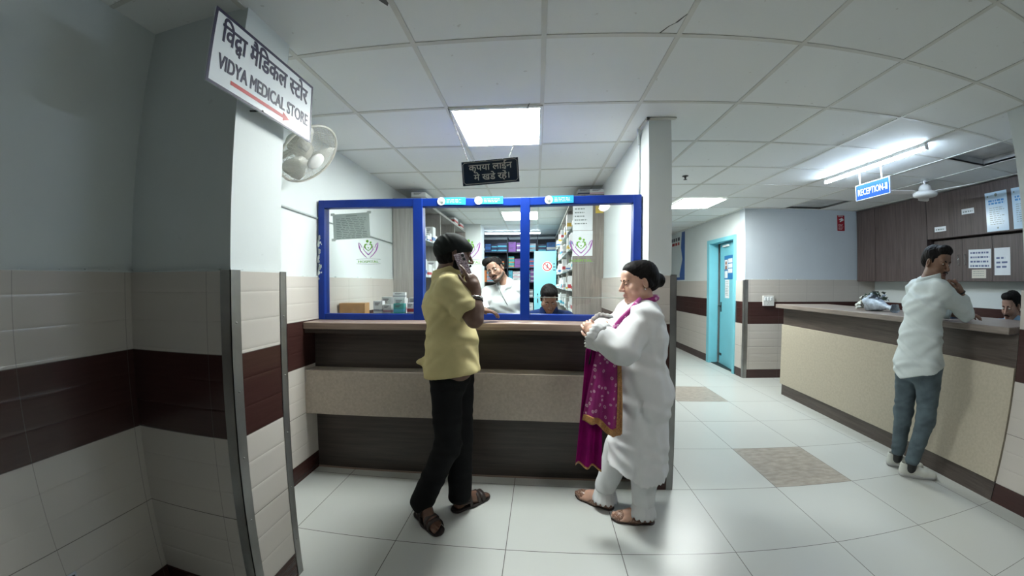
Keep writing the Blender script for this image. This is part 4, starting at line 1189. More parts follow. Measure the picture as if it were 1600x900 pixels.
def hair_mat(name, c):
    m, nt, b = _nt(name); p = opos(nt)
    f = noise_n(nt, p, 9, 6, (9, 9, 2))
    nt.links.new(mix_rgb(nt, ramp(nt, f, .3, .75), tuple(k * .6 for k in c), tuple(k * 1.7 for k in c)), b.inputs['Base Color'])
    b.inputs['Roughness'].default_value = .62; b.inputs['Specular IOR Level'].default_value = .12
    bump(nt, b, noise_n(nt, p, 14, 5, (10, 10, 2)), .5, .004)
    return m
MT['eye'] = plain('eye_white', (.62, .60, .57), .25); MT['iris'] = plain('dark_iris', (.015, .010, .008), .2)
MT['hair'] = hair_mat('black_hair', (.007, .006, .006))

# ---- head: local frame x to the head's right, y forward, z up, about 0.23 m tall
def frame(f, up=(0, 0, 1)):
    f = unit(f); up = NP(up, np.float32); x = unit(np.cross(f, up)); z = np.cross(x, f)
    return np.stack([x, f, z], 1)                    # columns: right, forward, up

class Head:
    def __init__(s, c, f, up=(0, 0, 1), scale=1.0):
        s.c, s.R, s.s = NP(c, np.float32), frame(f, up), scale
    def p(s, x, y, z): return s.c + s.R @ (NP((x, y, z), np.float32) * s.s)
    def E(s, c, r, k=.012, op='add', tilt=None):
        R = s.R if tilt is None else s.R @ NP(Euler(tilt).to_matrix(), np.float32)
        return ell(s.p(*c), NP(r) * s.s, R, k * s.s, op)
    def C(s, a, b, ra, rb=None, k=.01, op='add'): return cone(s.p(*a), s.p(*b), ra * s.s, (rb if rb is not None else ra) * s.s, k * s.s, op)
    def local(s, c): return ((c - s.c) @ s.R) / s.s
    def prims(s, female=False, chin=1.0, fat=1.0, ears=True):
        j = .040 if female else .046
        L = [s.E((0, -.014, .036), (.073, .092, .083)), s.E((0, .028, -.028), (.060 * fat, .060, .082), k=.02),
             s.C((j * fat, .004, -.060), (.014, .066, -.094), .027 * fat, .020, .02), s.C((-j * fat, .004, -.060), (-.014, .066, -.094), .027 * fat, .020, .02),
             s.E((0, .074, -.096), (.020, .015, .016 * chin), k=.016),
             s.E((0, .066, .050), (.051, .024, .036), k=.02),
             s.C((-.036, .079, .022), (.036, .079, .022), .0085 if female else .0105, None, .016),
             s.E((.046 * fat, .056, -.028), (.021, .020, .024), k=.02), s.E((-.046 * fat, .056, -.028), (.021, .020, .024), k=.02)]
        for sg in (-1, 1):
            L.append(s.E((sg * .031, .0935, .003), (.019, .013, .012), k=.010, op='sub'))
            L.append(s.E((sg * .031, .0755, .002), (.0135, .0125, .0105), k=.004))
        L += [s.C((0, .088, .010), (0, .109, -.030), .0075, .0105, .009), s.E((0, .107, -.034), (.012, .011, .010), k=.006),
              s.E((.0115, .098, -.037), (.0085, .010, .008), k=.005), s.E((-.0115, .098, -.037), (.0085, .010, .008), k=.005)]
        L += [s.E((0, .086, -.063), (.023, .011, .0062), k=.005), s.E((0, .0845, -.0735), (.020, .0115, .0075), k=.005)]
        if ears:
            for sg in (-1, 1):
                L += [s.E((sg * .075, -.012, -.006), (.009, .019, .032), k=.006, tilt=(-.2, 0, -sg * .35)), s.E((sg * .081, -.004, -.002), (.006, .010, .017), k=.006, op='sub', tilt=(-.2, 0, -sg * .35))]
        return L
    def lips(s): return lambda c: (lambda q: (np.abs(q[:, 0]) < .025 - np.abs(q[:, 2] + .068) * .6) & (q[:, 2] < -.056) & (q[:, 2] > -.0815) & (q[:, 1] > .083))(s.local(c))

def eyes(H, parent, closed=False, look=(0, 0)):
    for sg in (-1, 1):
        if closed: continue
        m = MB(); R3 = Matrix(H.R.tolist())
        m.ball(tuple(H.p(sg * .031, .0790, .0025)), tuple(k * H.s for k in (.0115, .0105, .0060)), 12, 0, R3)
        m.ball(tuple(H.p(sg * .031 + look[0], .0870, .0025 + look[1])), tuple(k * H.s for k in (.0052, .0030, .0050)), 10, 1, R3)
        m.build('eye', [MT['eye'], MT['iris']], parent)

def brows(H, parent, mat=None, w=.0045, z=.022):
    for sg in (-1, 1):
        m = MB(); pts = [tuple(H.p(sg * x, y, zz)) for x, y, zz in ((.012, .0905, z - .003), (.024, .0895, z + .003), (.038, .083, z + .003), (.049, .070, z - .003))]
        m.tube(pts, [w * .8 * H.s, w * H.s, w * .9 * H.s, w * .3 * H.s], 8)
        m.build('eyebrow', mat or MT['hair'], parent)

def lids(H, parent, mat):
    for sg in (-1, 1):
        m = MB(); pts = [tuple(H.p(sg * (.031 + x), y, z)) for x, y, z in ((-.012, .0865, .0005), (-.004, .0895, -.0035), (.006, .0890, -.003), (.013, .0835, .001))]
        m.tube(pts, .0016 * H.s, 6); m.build('eyelash', MT['hair'], parent)

# ---- hand: local frame y along the hand, x towards the thumb, z out of the back of the hand
def hand(w, d, back, thumb_sign, curl=(.35, .4, .45, .5), thumb=(.5, .4), scale=1.0, spread=1.0):
    y = unit(d); z = unit(NP(back) - y * (NP(back) @ y)); x = np.cross(y, z) * thumb_sign
    s = scale; w = NP(w, np.float32)
    q = lambda a, b, c: w + (x * a + y * b + z * c) * s
    L = [ell(q(0, .045, 0), (.040 * s, .052 * s, .0155 * s), np.stack([x, y, z], 1), .012), cone(q(0, -.01, 0), q(0, .03, 0), .024 * s, .026 * s, .015, sq=(x, 1.25)),
         ell(q(.026, .030, -.008), (.018 * s, .030 * s, .015 * s), np.stack([x, y, z], 1), .010)]
    fing = (( .030, .088, .074, .0088), (.0105, .093, .082, .0091), (-.0095, .090, .076, .0087), (-.029, .082, .060, .0078))
    for (fx_, fy_, L_, r), c in zip(fing, curl):
        sp = fx_ * 1.2 * spread
        p = q(fx_, fy_ - .014, 0); ang = 0.0; dirx = x * sp
        for i, (fr_, ra, rb) in enumerate(((.46, r, r * .93), (.30, r * .93, r * .86), (.24, r * .86, r * .68))):
            ang += c * (1.0, 1.25, .85)[i]
            dd = unit(y * math.cos(ang) - z * math.sin(ang) + dirx)
            e = p + dd * (L_ * fr_ + (.014 if i == 0 else 0)) * s
            L.append(cone(p, e, ra * s, rb * s, .0035)); p = e
    t0 = q(.030, .022, -.006); a1, a2 = thumb
    d1 = unit(x * math.cos(a1) + y * math.sin(a1) - z * .35); t1 = t0 + d1 * .038 * s
    d2 = unit(d1 + y * .55 - x * .9 * a2 - z * .3 * a2); t2 = t1 + d2 * .032 * s; d3 = unit(d2 - x * .5 * a2); t3 = t2 + d3 * .024 * s
    L += [cone(t0, t1, .0125 * s, .0105 * s, .006), cone(t1, t2, .0102 * s, .0092 * s, .004), cone(t2, t3, .0092 * s, .0068 * s, .003)]
    return L

# ---- body
def body_prims(J, g=1.0, female=False):
    """J: joints in metres; the trunk is squashed so it is wider across the shoulders than deep."""
    r = unit(J['right']); L = []
    nb, ch, wa, pe = NP(J['neck']), NP(J['chest']), NP(J['waist']), NP(J['pelvis'])
    L += [cone(ch, wa, .098 * g, .092 * g, .04, sq=(r, 1.40)), cone(wa, pe, .092 * g, .108 * g, .04, sq=(r, 1.38)), cone(ch + (nb - ch) * .55, ch, .072 * g, .098 * g, .05, sq=(r, 1.5))]
    for s in 'LR':
        S, E, W = NP(J['sh' + s]), NP(J['el' + s]), NP(J['wr' + s])
        L += [cone(ch + (nb - ch) * .78, S, .050, .054 * g, .04), cone(S, E, .052 * g, .041 * g, .02), cone(E, E + (W - E) * .35, .042 * g, .042 * g, .02), cone(E + (W - E) * .3, W, .042 * g, .027, .02, )]
        if 'hi' + s in J:
            H, K, A = NP(J['hi' + s]), NP(J['kn' + s]), NP(J['an' + s])
            L += [cone(H, K, .086 * g, .056 * g, .03), cone(K, K + (A - K) * .4, .054 * g, .052 * g, .02), cone(K + (A - K) * .35, A, .052 * g, .034, .02)]
            if 'to' + s in J:
                T = NP(J['to' + s]); Hh = NP(J['he' + s])
                L += foot_prims(Hh, T, A)
    return L

def foot_prims(h, t, a):
    h, t, a = NP(h, np.float32), NP(t, np.float32), NP(a, np.float32); d = unit(t - h); sd = np.cross(d, V3(0, 0, 1)); Lf = np.linalg.norm(t - h)
    up = V3(0, 0, 1); q = lambda u, v, w: h + d * u * Lf + sd * v + up * w
    L = [cone(a, q(.16, 0, .030), .036, .030, .02), cone(q(.12, 0, .028), q(.62, 0, .024), .030, .026, .02), cone(a + d * .02, q(.60, 0, .034), .034, .024, .03), cone(q(.55, .018, .020), q(.72, .022, .018), .024, .022, .015), cone(q(.50, -.016, .020), q(.70, -.024, .016), .022, .019, .015)]
    for i, (v, u, r) in enumerate(((.028, .97, .0125), (.010, .96, .0095), (-.007, .92, .0085), (-.022, .87, .008), (-.035, .82, .0075))):
        L.append(cone(q(.66 - .02 * i, v * .9, .016), q(u - .03, v, .012), r * 1.05, r, .004))
    return L

def trunk_cloth(J, g, inf, hem, flare=0.0, female=False):
    r = unit(J['right']); nb, ch, wa, pe = NP(J['neck']), NP(J['chest']), NP(J['waist']), NP(J['pelvis'])
    L = [cone(ch, wa, .098 * g + inf, .094 * g + inf * 1.2, .05, sq=(r, 1.40)), cone(wa, pe, .094 * g + inf * 1.2, .110 * g + inf * 1.3 + flare * .4, .05, sq=(r, 1.36)), cone(ch + (nb - ch) * .52, ch, .074 * g + inf * .7, .098 * g + inf, .05, sq=(r, 1.5))]
    if hem is not None:
        L.append(cone(pe, hem, .110 * g + inf * 1.3 + flare * .4, .110 * g + inf * 1.4 + flare, .05, sq=(r, 1.32)))
    for s in 'LR':
        L.append(cone(ch + (nb - ch) * .76, NP(J['sh' + s]), .052 + inf * .5, .056 * g + inf * .8, .045))
    return L

def folds(amp, dirs, seed=0):
    rnd_ = np.random.RandomState(seed); W = []
    for d in dirs: W.append((unit(d[:3]) * d[3], rnd_.uniform(0, 6.28)))
    def fn(X, Y, Z):
        o = 0
        for w, ph in W:
            u = X * w[0] + Y * w[1] + Z * w[2]
            o = o + np.sin(u + ph + 1.6 * np.sin(u * .37 + Z * 9 + ph)) 
        return o * amp / len(W)
    return fn

def shoe(h, t, parent, mats, name='shoe', sole=.022, high=.075, wd=.046):
    """A closed shoe: upper over a sole that is a little larger."""
    h, t = NP(h, np.float32), NP(t, np.float32); d = unit(t - h); sd = np.cross(d, V3(0, 0, 1)); Lf = float(np.linalg.norm(t - h)); up = V3(0, 0, 1)
    q = lambda u, v, w: h + d * u * Lf + sd * v + up * w
    root = bpy.data.objects.new(name, None); COL.objects.link(root); root.parent = parent
    root.location = Vector((h + t).tolist()) / 2 - world_loc(parent); root.location.z = -world_loc(parent).z
    U = [cone(q(.13, 0, .045), q(.13, 0, high), .036, .037, .02), cone(q(.15, 0, .040), q(.62, 0, .038), .034, .032, .03), cone(q(.30, 0, .062), q(.60, 0, .040), .030, .026, .03), cone(q(.62, 0, .034), q(.86, .003, .030), wd - .010, .026, .02, sq=(sd, 1.12))]
    sdf_obj('upper', U + [cone(q(.13, 0, high + .012), q(.16, 0, high + .06), .026, .034, .008, 'sub')], mats[0], root, .004, [plane(q(0, 0, sole * .6), -up)])
    So = [cone(q(.13, 0, .03), q(.45, 0, .03), .040, .040, .02), cone(q(.45, 0, .03), q(.86, .003, .03), .044, .034, .02)]
    sdf_obj('sole', So, mats[1], root, .004, [plane(q(0, 0, .0), -up), plane(q(0, 0, sole), up)])
    return root

def thing_person(label, x, y, z=0.0):
    return thing('person', label, 'person', (x, y, z))

# ------------------------------------------------------------------ the man on the phone
SK_DARK = skin_mat('dark_brown_skin', (.155, .084, .058)); SK_MID = skin_mat('brown_skin', (.27, .155, .105)); SK_FAIR = skin_mat('light_brown_skin', (.58, .35, .26))
LIP_D = plain('dark_lips', (.13, .055, .045), .4); LIP_F = plain('rose_lips', (.50, .27, .21), .55)
Zp = V3(0, 0, 1)
def build_man():
    f = unit((.96, .28, 0)); r = np.cross(f, Zp)
    t = thing_person('man in a yellow polo shirt and dark head wrap talking on a phone', -.52, 1.98)
    H = Head((-.485, 1.955, 1.600), (.93, .36, -.10), (0, 0, 1), .98)
    J = dict(right=r, neck=(-.530, 1.965, 1.475), chest=(-.535, 1.965, 1.300), waist=(-.510, 1.965, 1.090), pelvis=(-.500, 1.970, .925),
             shR=(-.472, 1.795, 1.405), elR=(-.325, 1.735, 1.240), wrR=(-.332, 1.800, 1.395), shL=(-.590, 2.135, 1.405), elL=(-.475, 2.245, 1.212), wrL=(-.400, 2.335, 1.238),
             hiR=(-.515, 1.900, .880), hiL=(-.480, 2.055, .880), knR=(-.520, 1.945, .470), knL=(-.470, 2.070, .480), anR=(-.685, 1.968, .095), anL=(-.478, 2.070, .085),
             heR=(-.728, 2.005, .016), toR=(-.540, 1.832, .016), heL=(-.510, 2.043, .016), toL=(-.325, 2.220, .016))
    B = body_prims(J, 1.06) + H.prims() + [cone(H.p(0, -.022, -.050), NP(J['neck']) + f * -.01, .056, .064, .03)]
    # right hand holds the phone to the ear, left hand lies on the countertop
    B += hand(J['wrR'], (-.30, .10, .95), (.80, -.60, .10), -1, (.20, .95, 1.0, 1.05), (.9, .5), 1.0)
    B += hand(J['wrL'], (.80, .45, -.10), (.05, -.1, 1), -1, (.22, .28, .32, .36), (.5, .3), 1.0)
    sdf_obj('body', B, [SK_DARK, LIP_D], t, .004, regions=[(H.lips(), 1)])
    eyes(H, t); brows(H, t)
    # patka head wrap
    E_ = lambda c, rr, **k: H.E(c, rr, **k)
    W_ = [E_((0, -.016, .045), (.084, .104, .086), k=.02), E_((0, -.074, .018), (.064, .048, .058), k=.03), E_((0, .045, .045), (.066, .060, .040), k=.03)]
    lo = H.p(0, .0, .018); n1 = H.R @ V3(0, .22, -1)
    sdf_obj('head_wrap', W_, cloth_mat('charcoal_cloth', (.017, .020, .019), .25), t, .004, [plane(H.p(0, .0, .004), H.R @ V3(0, .28, -1))], folds(.0022, [(*(H.R @ V3(.3, 1, .9)), 190), (*(H.R @ V3(-.3, 1, .5)), 120)], 3))
    # beard
    Bd = [H.C((.052, .012, -.062), (.016, .074, -.098), .026, .022, .02), H.C((-.052, .012, -.062), (-.016, .074, -.098), .026, .022, .02), H.E((0, .080, -.100), (.028, .020, .024), k=.02), H.C((.060, .000, -.030), (.056, .008, -.065), .013, .02, .02), H.C((-.060, .000, -.030), (-.056, .008, -.065), .013, .02, .02),
          H.E((0, .090, -.075), (.06, .03, .014), k=.01, op='sub')]
    Bd += [H.C((-.026, .094, -.062), (0, .101, -.054), .005, .006, .006), H.C((.026, .094, -.062), (0, .101, -.054), .005, .006, .006)]
    sdf_obj('beard', Bd, MT['hair'], t, .004)
    hb = [H.E((0, -.022, -.012), (.0745, .086, .074), k=.02), H.E((0, .072, -.02), (.11, .082, .11), k=.012, op='sub'), H.C((.066, -.02, -.002), (.066, -.03, -.04), .012, .014, .01), H.C((-.066, -.02, -.002), (-.066, -.03, -.04), .012, .014, .01)]
    sdf_obj('hair', hb, MT['hair'], t, .004)
    # polo shirt with short sleeves and a collar, worn loose
    yel = cloth_mat('pale_yellow_knit', (.62, .535, .275), .05)
    hem = V3(-.500, 1.972, .865)
    C_ = trunk_cloth(J, 1.08, .022, hem, .006)
    C_ += [ell((-.465, 1.960, 1.07), (.075, .11, .13), frame(f), .04), ell((-.590, 1.965, .965), (.055, .12, .030), frame(f), .03)]
    for s, fr_ in (('R', .66), ('L', .66)):
        S, E = NP(J['sh' + s]), NP(J['el' + s]); C_ += [cone(S, S + (E - S) * .66, .066, .072, .03)]; C_ += [cone(S + (E - S) * 1.06, S + (E - S) * 1.5, .080, .08, .004, 'sub')]
   
    def hemcut(X, Y, Z): return (.895 + .018 * np.sin((X + .5) * 9) - .012 * (Y - 1.97) * 8 + .03 * (X < -10) - Z)
    fo = folds(.0060, [(.5, .3, 1, 60), (-.6, .4, .9, 75), (1, 0, .25, 45), (.3, .8, .6, 52)], 11)
    neckhole = [cone(NP(J['neck']) + V3(0, 0, .0), NP(J['neck']) + V3(.02, 0, .12), .066, .10, .01, 'sub')]
    sdf_obj('shirt', C_ + neckhole, yel, t, .005, [hemcut], fo)
    cl = [cone(NP(J['neck']) + V3(.008, .006, -.015), NP(J['neck']) + V3(.020, .012, .066), .104, .090, .006)]
    cl += [cone(NP(J['neck']) + V3(.03, .01, -.035), NP(J['neck']) + V3(.034, .014, .10), .058, .066, .006, 'sub'), cone(NP(J['neck']) + V3(.10, .035, .06), NP(J['neck']) + V3(.16, .05, -.06), .03, .05, .01, 'sub')]
    sdf_obj('collar', cl, yel, t, .004, [plane(NP(J['neck']) + V3(0, 0, .056), (-.30, -.1, 1))])
    # trousers
    T_ = [cone(NP(J['pelvis']) + V3(0, 0, .03), NP(J['pelvis']) + V3(0, 0, -.04), .108, .108, .05, sq=(r, 1.28))]
    for s in 'LR':
        Hh, K, A = NP(J['hi' + s]), NP(J['kn' + s]), NP(J['an' + s])
        T_ += [cone(Hh, K, .096, .074, .03), cone(K, A + V3(0, 0, .02), .074, .073, .03)]
    sdf_obj('trousers', T_, cloth_mat('black_cotton', (.0075, .0080, .0088), .2), t, .006, [lambda X, Y, Z: .062 + .03 * (X + .6) - Z + 0 * Y], folds(.003, [(0, .3, 1, 70), (1, .2, .5, 55)], 5))
    # sandals
    sm = plain('dark_brown_leather', (.030, .020, .018), .5, var=.2); sl = plain('dark_sandal_sole', (.018, .012, .012), .7)
    for s in 'RL':
        h, to = NP(J['he' + s]), NP(J['to' + s]); d = unit(to - h); sd = np.cross(d, Zp); Lf = float(np.linalg.norm(to - h)); q = lambda u, v, w: h * NP((1, 1, 0)) + d * u * Lf + sd * v + Zp * w
        root = bpy.data.objects.new('sandal', None); COL.objects.link(root); root.parent = t; root.location = Vector(((h + to) / 2).tolist()) - t.location; root.location.z = 0
        sdf_obj('sole', [cone(q(.10, 0, .02), q(.50, 0, .02), .042, .042, .02), cone(q(.50, .002, .02), q(.88, .002, .02), .050, .044, .02)], sl, root, .004, [plane((0, 0, .018), (0, 0, 1)), plane((0, 0, 0), (0, 0, -1))])
        for (u0, u1, w0) in ((.60, .66, .060), (.72, .80, .048), (.36, .40, .088)):
            m = MB(); n = 12
            pts = []
            for k in range(n + 1):
                a = math.pi * k / n; rr = .047
                pts.append(q((u0 + u1) / 2 + (.04 if k in (0, n) else 0), rr * math.cos(a), .012 + w0 * math.sin(a) ** .6))
            vs = []
            wv = (u1 - u0) * Lf / 2 + .006
            for p in pts:
                for o_ in (-wv, wv):
                    for th in (0, .004): vs.append(tuple(p + d * o_ + Zp * th))
            fs = []
            for i in range(n):
                b = 4 * i; fs += [(b, b + 4, b + 6, b + 2), (b + 1, b + 3, b + 7, b + 5), (b, b + 1, b + 5, b + 4), (b + 2, b + 6, b + 7, b + 3)]
            m.add(vs, fs, 0, True); m.build('strap', sm, root)
        m = MB(); pts = []
        for k in range(13):
            a = math.pi * k / 12; pts.append(tuple(q(.14 - .13 * math.sin(a) + .22 * abs(math.cos(a)), .044 * math.cos(a), .050)))
        m.tube(pts, .009, 8); m.build('heel_strap', sm, root)
    # bangle on the right wrist
    a, b = NP(J['elR']), NP(J['wrR']); dz = unit(b - a); c = a + (b - a) * .70; e1 = unit(np.cross(dz, V3(1, 0, 0))); e2 = np.cross(dz, e1)
    for o_, mm in ((0, MT['chrome']), (-.014, MT['black'])):
        m = MB(); m.tube([tuple(c + dz * o_ + (e1 * math.cos(k * math.pi / 12) + e2 * math.sin(k * math.pi / 12)) * (.0375 - o_ * .1)) for k in range(24)], .0048, 8, closed=True); m.build('bangle', mm, t)
    # the phone in its patterned case
    ear = H.p(.088, .010, -.008); pu = unit(NP((-.36, .02, .92))); pn = unit(NP((.62, -.78, .05))); pn = unit(pn - pu * (pn @ pu)); px_ = np.cross(pu, pn)
    pc = NP((-.414, 1.850, 1.540)); R3 = Matrix(np.stack([px_, pu, pn], 1).tolist())
    ph = thing('mobile_phone', 'mobile phone in a pale marbled case held to the man\'s ear', 'phone', tuple(pc))
    MB().box(-.030, .030, -.062, .062, -.0085, -.001, 0, R3, pc).build('body', MT['black'], ph, .003)
    cm_, nt, b_ = _nt('marbled_case'); vv = nt.nodes.new('ShaderNodeTexVoronoi'); vv.inputs['Scale'].default_value = 70; vv.feature = 'DISTANCE_TO_EDGE'; nt.links.new(opos(nt), vv.inputs['Vector'])
    nt.links.new(mix_rgb(nt, ramp(nt, vv.outputs['Distance'], .03, .12), (.12, .06, .08), (.50, .42, .47)), b_.inputs['Base Color'])
    MB().box(-.032, .032, -.064, .064, -.002, .003, 0, R3, pc).build('case', cm_, ph, .003)
    m = MB(); 
    for yy in (.048, .026): m.lathe([(.010, .003), (.010, .0055), (.006, .006)], 14, 0, R3, tuple(pc + px_ * .018 + pu * yy))
    m.build('camera_lens', MT['black'], ph)
    return t
build_man()

# ------------------------------------------------------------------ the woman in white
def cloth_sheet(name, fn, nu, nv, mat, parent, thick=.0025, mats=None):
    """A hanging cloth from a function (u, v) -> point, given a real thickness."""
    P_ = np.array([[fn(i / (nu - 1), j / (nv - 1)) for i in range(nu)] for j in range(nv)], np.float64)
    du = np.gradient(P_, axis=1); dv = np.gradient(P_, axis=0); n = np.cross(du, dv); n /= np.linalg.norm(n, axis=2, keepdims=True) + 1e-9
    A, B = P_ + n * thick / 2, P_ - n * thick / 2
    vs = [tuple(p) for p in A.reshape(-1, 3)] + [tuple(p) for p in B.reshape(-1, 3)]; o = nu * nv; fs = []
    for j in range(nv - 1):
        for i in range(nu - 1):
            a = j * nu + i; fs += [(a, a + 1, a + nu + 1, a + nu), (o + a, o + a + nu, o + a + nu + 1, o + a + 1)]
    for i in range(nu - 1):
        fs += [(i, o + i, o + i + 1, i + 1)]; a = (nv - 1) * nu + i; fs += [(a, a + 1, o + a + 1, o + a)]
    for j in range(nv - 1):
        a = j * nu; fs += [(a, a + nu, o + a + nu, o + a)]; a = j * nu + nu - 1; fs += [(a, o + a, o + a + nu, a + nu)]
    m = MB(); m.add(vs, fs, 0, True); return m.build(name, mat, parent)

def dupatta_mat():
    m, nt, b = _nt('magenta_tie_dye'); p = wpos(nt)
    v = nt.nodes.new('ShaderNodeTexVoronoi'); v.inputs['Scale'].default_value = 30; nt.links.new(p, v.inputs['Vector'])
    d = v.outputs['Distance']
    ringf = math_n(nt, 'MULTIPLY', math_n(nt, 'LESS_THAN', d, .30), math_n(nt, 'GREATER_THAN', d, .12))
    base = mix_rgb(nt, ramp(nt, noise_n(nt, p, 8, 3), .3, .7), (.24, .004, .13), (.36, .008, .20))
    nt.links.new(mix_rgb(nt, math_n(nt, 'MULTIPLY', ringf, .75), base, (.70, .45, .58)), b.inputs['Base Color'])
    b.inputs['Roughness'].default_value = .6; b.inputs['Sheen Weight'].default_value = .1
    return m

def build_woman():
    f = unit((-.98, .0, 0)); r = np.cross(f, Zp)
    t = thing_person('woman in a white kurta and magenta dupatta standing with folded arms', .60, 2.05)
    H = Head((.597, 2.03, 1.437), (-.985, -.10, -.14), (-.06, -.0, 1), .985)
    J = dict(right=r, neck=(.630, 2.035, 1.320), chest=(.610, 2.04, 1.150), waist=(.600, 2.04, .950), pelvis=(.620, 2.04, .780),
             shL=(.590, 1.890, 1.235), elL=(.450, 1.795, 1.085), wrL=(.330, 1.885, 1.150), shR=(.600, 2.195, 1.245), elR=(.470, 2.225, 1.090), wrR=(.400, 2.060, 1.170),
             hiL=(.620, 1.955, .760), hiR=(.610, 2.125, .760), knL=(.630, 1.985, .400), knR=(.520, 2.125, .410), anL=(.640, 2.010, .080), anR=(.440, 2.150, .080),
             heL=(.690, 2.012, .012), toL=(.462, 2.030, .012), heR=(.475, 2.140, .012), toR=(.268, 2.262, .012))
    B = body_prims(J, 1.02, True) + H.prims(True, .9, 1.10) + [cone(H.p(0, -.020, -.055), NP(J['neck']), .050, .060, .03), H.E((0, .050, -.105), (.040, .030, .018), k=.02)]
    B += hand(J['wrL'], (-.55, .55, .55), (-.62, -.75, .2), -1, (.55, .75, .8, .85), (.7, .5), .92)
    B += hand(J['wrR'], (-.60, -.62, .10), (-.55, .45, .7), -1, (.6, .7, .8, .85), (.6, .5), .92)
    sdf_obj('body', B, [SK_FAIR, LIP_F], t, .004, regions=[(H.lips(), 1)])
    lids(H, t, None); brows(H, t, w=.0034)
    m = MB(); m.ball(tuple(H.p(-.080, -.004, -.040)), .0055, 8); m.build('earring', MT['chrome'], t)
    m = MB(); m.ball(tuple(H.p(.080, -.004, -.040)), .0055, 8); m.build('earring', MT['chrome'], t)
    hp = [H.E((0, -.030, .046), (.082, .094, .086), k=.02), H.E((0, -.070, .0), (.066, .055, .066), k=.02), H.C((.068, -.01, .03), (.066, -.04, -.02), .016, .018, .015), H.C((-.068, -.01, .03), (-.066, -.04, -.02), .016, .018, .015)]
    hp += [H.E((0, .020, .078), (.066, .058, .050), k=.02)]
    hp += [H.E((0, .121, -.014), (.062, .060, .074), k=.015, op='sub'), H.E((.085, .0, -.01), (.022, .026, .040), k=.01, op='sub'), H.E((-.085, .0, -.01), (.022, .026, .040), k=.01, op='sub')]
    hp += [H.E((0, -.120, -.004), (.042, .040, .045), k=.012)]
    sdf_obj('hair', hp, MT['hair'], t, .004, (), folds(.0012, [(*(H.R @ V3(0, .5, 1)), 320), (*(H.R @ V3(0, 1, .3)), 260)], 2))
    wh = cloth_mat('white_cotton', (.70, .71, .72), .03)
    # kurta: trunk, flared skirt, wide sleeves
    C_ = trunk_cloth(J, 1.13, .024, None, 0, True)
    C_ += [ell((.500, 2.04, 1.120), (.085, .135, .095), frame(f), .05), ell((.660, 2.04, .800), (.085, .150, .12), frame(f), .05), ell((.520, 2.04, .880), (.08, .14, .12), frame(f), .05)]
    C_ += [cone((.615, 2.04, .82), (.590, 2.045, .20), .150, .178, .05, sq=(r, 1.12))]
    for s in 'LR':
        S, E, W = NP(J['sh' + s]), NP(J['el' + s]), NP(J['wr' + s])
        C_ += [cone(S, E, .076, .078, .03), cone(E, E + (W - E) * .62, .078, .080, .02)]
    C_ += [cone(NP(J['neck']) + V3(0, 0, .0), NP(J['neck']) + V3(-.03, 0, .12), .060, .085, .01, 'sub')]
    C_ += [cone((.565, 1.853, .80), (.545, 1.850, .20), .005, .022, .010, 'sub'), cone((.545, 2.28, .80), (.520, 2.28, .18), .006, .045, .012, 'sub')]
    def hemc(X, Y, Z): return (.372 - .060 * np.clip((X - .46) / .12, 0, 1) + .004 * np.sin(X * 160 + Y * 120)) - Z
    sdf_obj('kurta', C_, wh, t, .005, [hemc], folds(.0100, [(1, .3, .15, 60), (.8, -.6, .1, 42), (.35, .3, 1, 50), (.3, -.2, .8, 38)], 6))
    # sleeve lace
    for s in 'LR':
        E, W = NP(J['el' + s]), NP(J['wr' + s]); d = unit(W - E); e1 = unit(np.cross(d, Zp)); e2 = np.cross(e1, d); c0 = E + (W - E) * .66
        cloth_sheet('sleeve_lace', lambda u, v: c0 + d * (v * (.055 + .014 * abs(math.sin(u * 22 * math.pi)))) + (e1 * math.cos(u * 2 * math.pi) + e2 * math.sin(u * 2 * math.pi)) * (.076 + .012 * v + .003 * math.sin(u * 40)), 90, 4, wh, t)
    # trousers with lace hems
    T_ = []
    for s in 'LR':
        Hh, K, A = NP(J['hi' + s]), NP(J['kn' + s]), NP(J['an' + s])
        T_ += [cone(Hh, K, .10, .085, .03), cone(K, A + V3(0, 0, .06), .085, .066, .03)]
    sdf_obj('trousers', T_, wh, t, .005, [lambda X, Y, Z: .125 - Z + 0 * X + 0 * Y], folds(.004, [(1, .3, .2, 80), (.6, -.8, .1, 60)], 9))
    for s in 'LR':
        A = NP(J['an' + s]); c0 = V3(A[0], A[1], .135)
        cloth_sheet('hem_lace', lambda u, v: c0 + V3(math.cos(u * 2 * math.pi) * (.058 + .020 * v), math.sin(u * 2 * math.pi) * (.054 + .018 * v), -v * (.070 + .018 * abs(math.sin(u * 15 * math.pi))) - 0 * v), 110, 6, wh, t)
    # embroidered slippers
    jm, nt, b_ = _nt('beige_beaded_leather'); vv = nt.nodes.new('ShaderNodeTexVoronoi'); vv.inputs['Scale'].default_value = 130; nt.links.new(wpos(nt), vv.inputs['Vector'])
    nt.links.new(mix_rgb(nt, math_n(nt, 'LESS_THAN', vv.outputs['Distance'], .28), (.24, .125, .085), (.62, .50, .42)), b_.inputs['Base Color']); b_.inputs['Roughness'].default_value = .35
    js = plain('slipper_sole', (.05, .03, .025), .6)
    for s in 'RL':
        h, to = NP(J['he' + s]) * NP((1, 1, 0)), NP(J['to' + s]) * NP((1, 1, 0)); d = unit(to - h); sd = np.cross(d, Zp); Lf = float(np.linalg.norm(to - h)); q = lambda u, v, w: h + d * u * Lf + sd * v + Zp * w
        root = bpy.data.objects.new('slipper', None); COL.objects.link(root); root.parent = t; root.location = Vector(((h + to) / 2).tolist()) - t.location; root.location.z = 0
        U = [cone(q(.06, 0, .030), q(.40, 0, .026), .034, .036, .02), cone(q(.40, 0, .026), q(.80, 0, .026), .038, .032, .02, sq=(sd, 1.12)), cone(q(.80, 0, .024), q(.97, 0, .026), .028, .014, .02)]
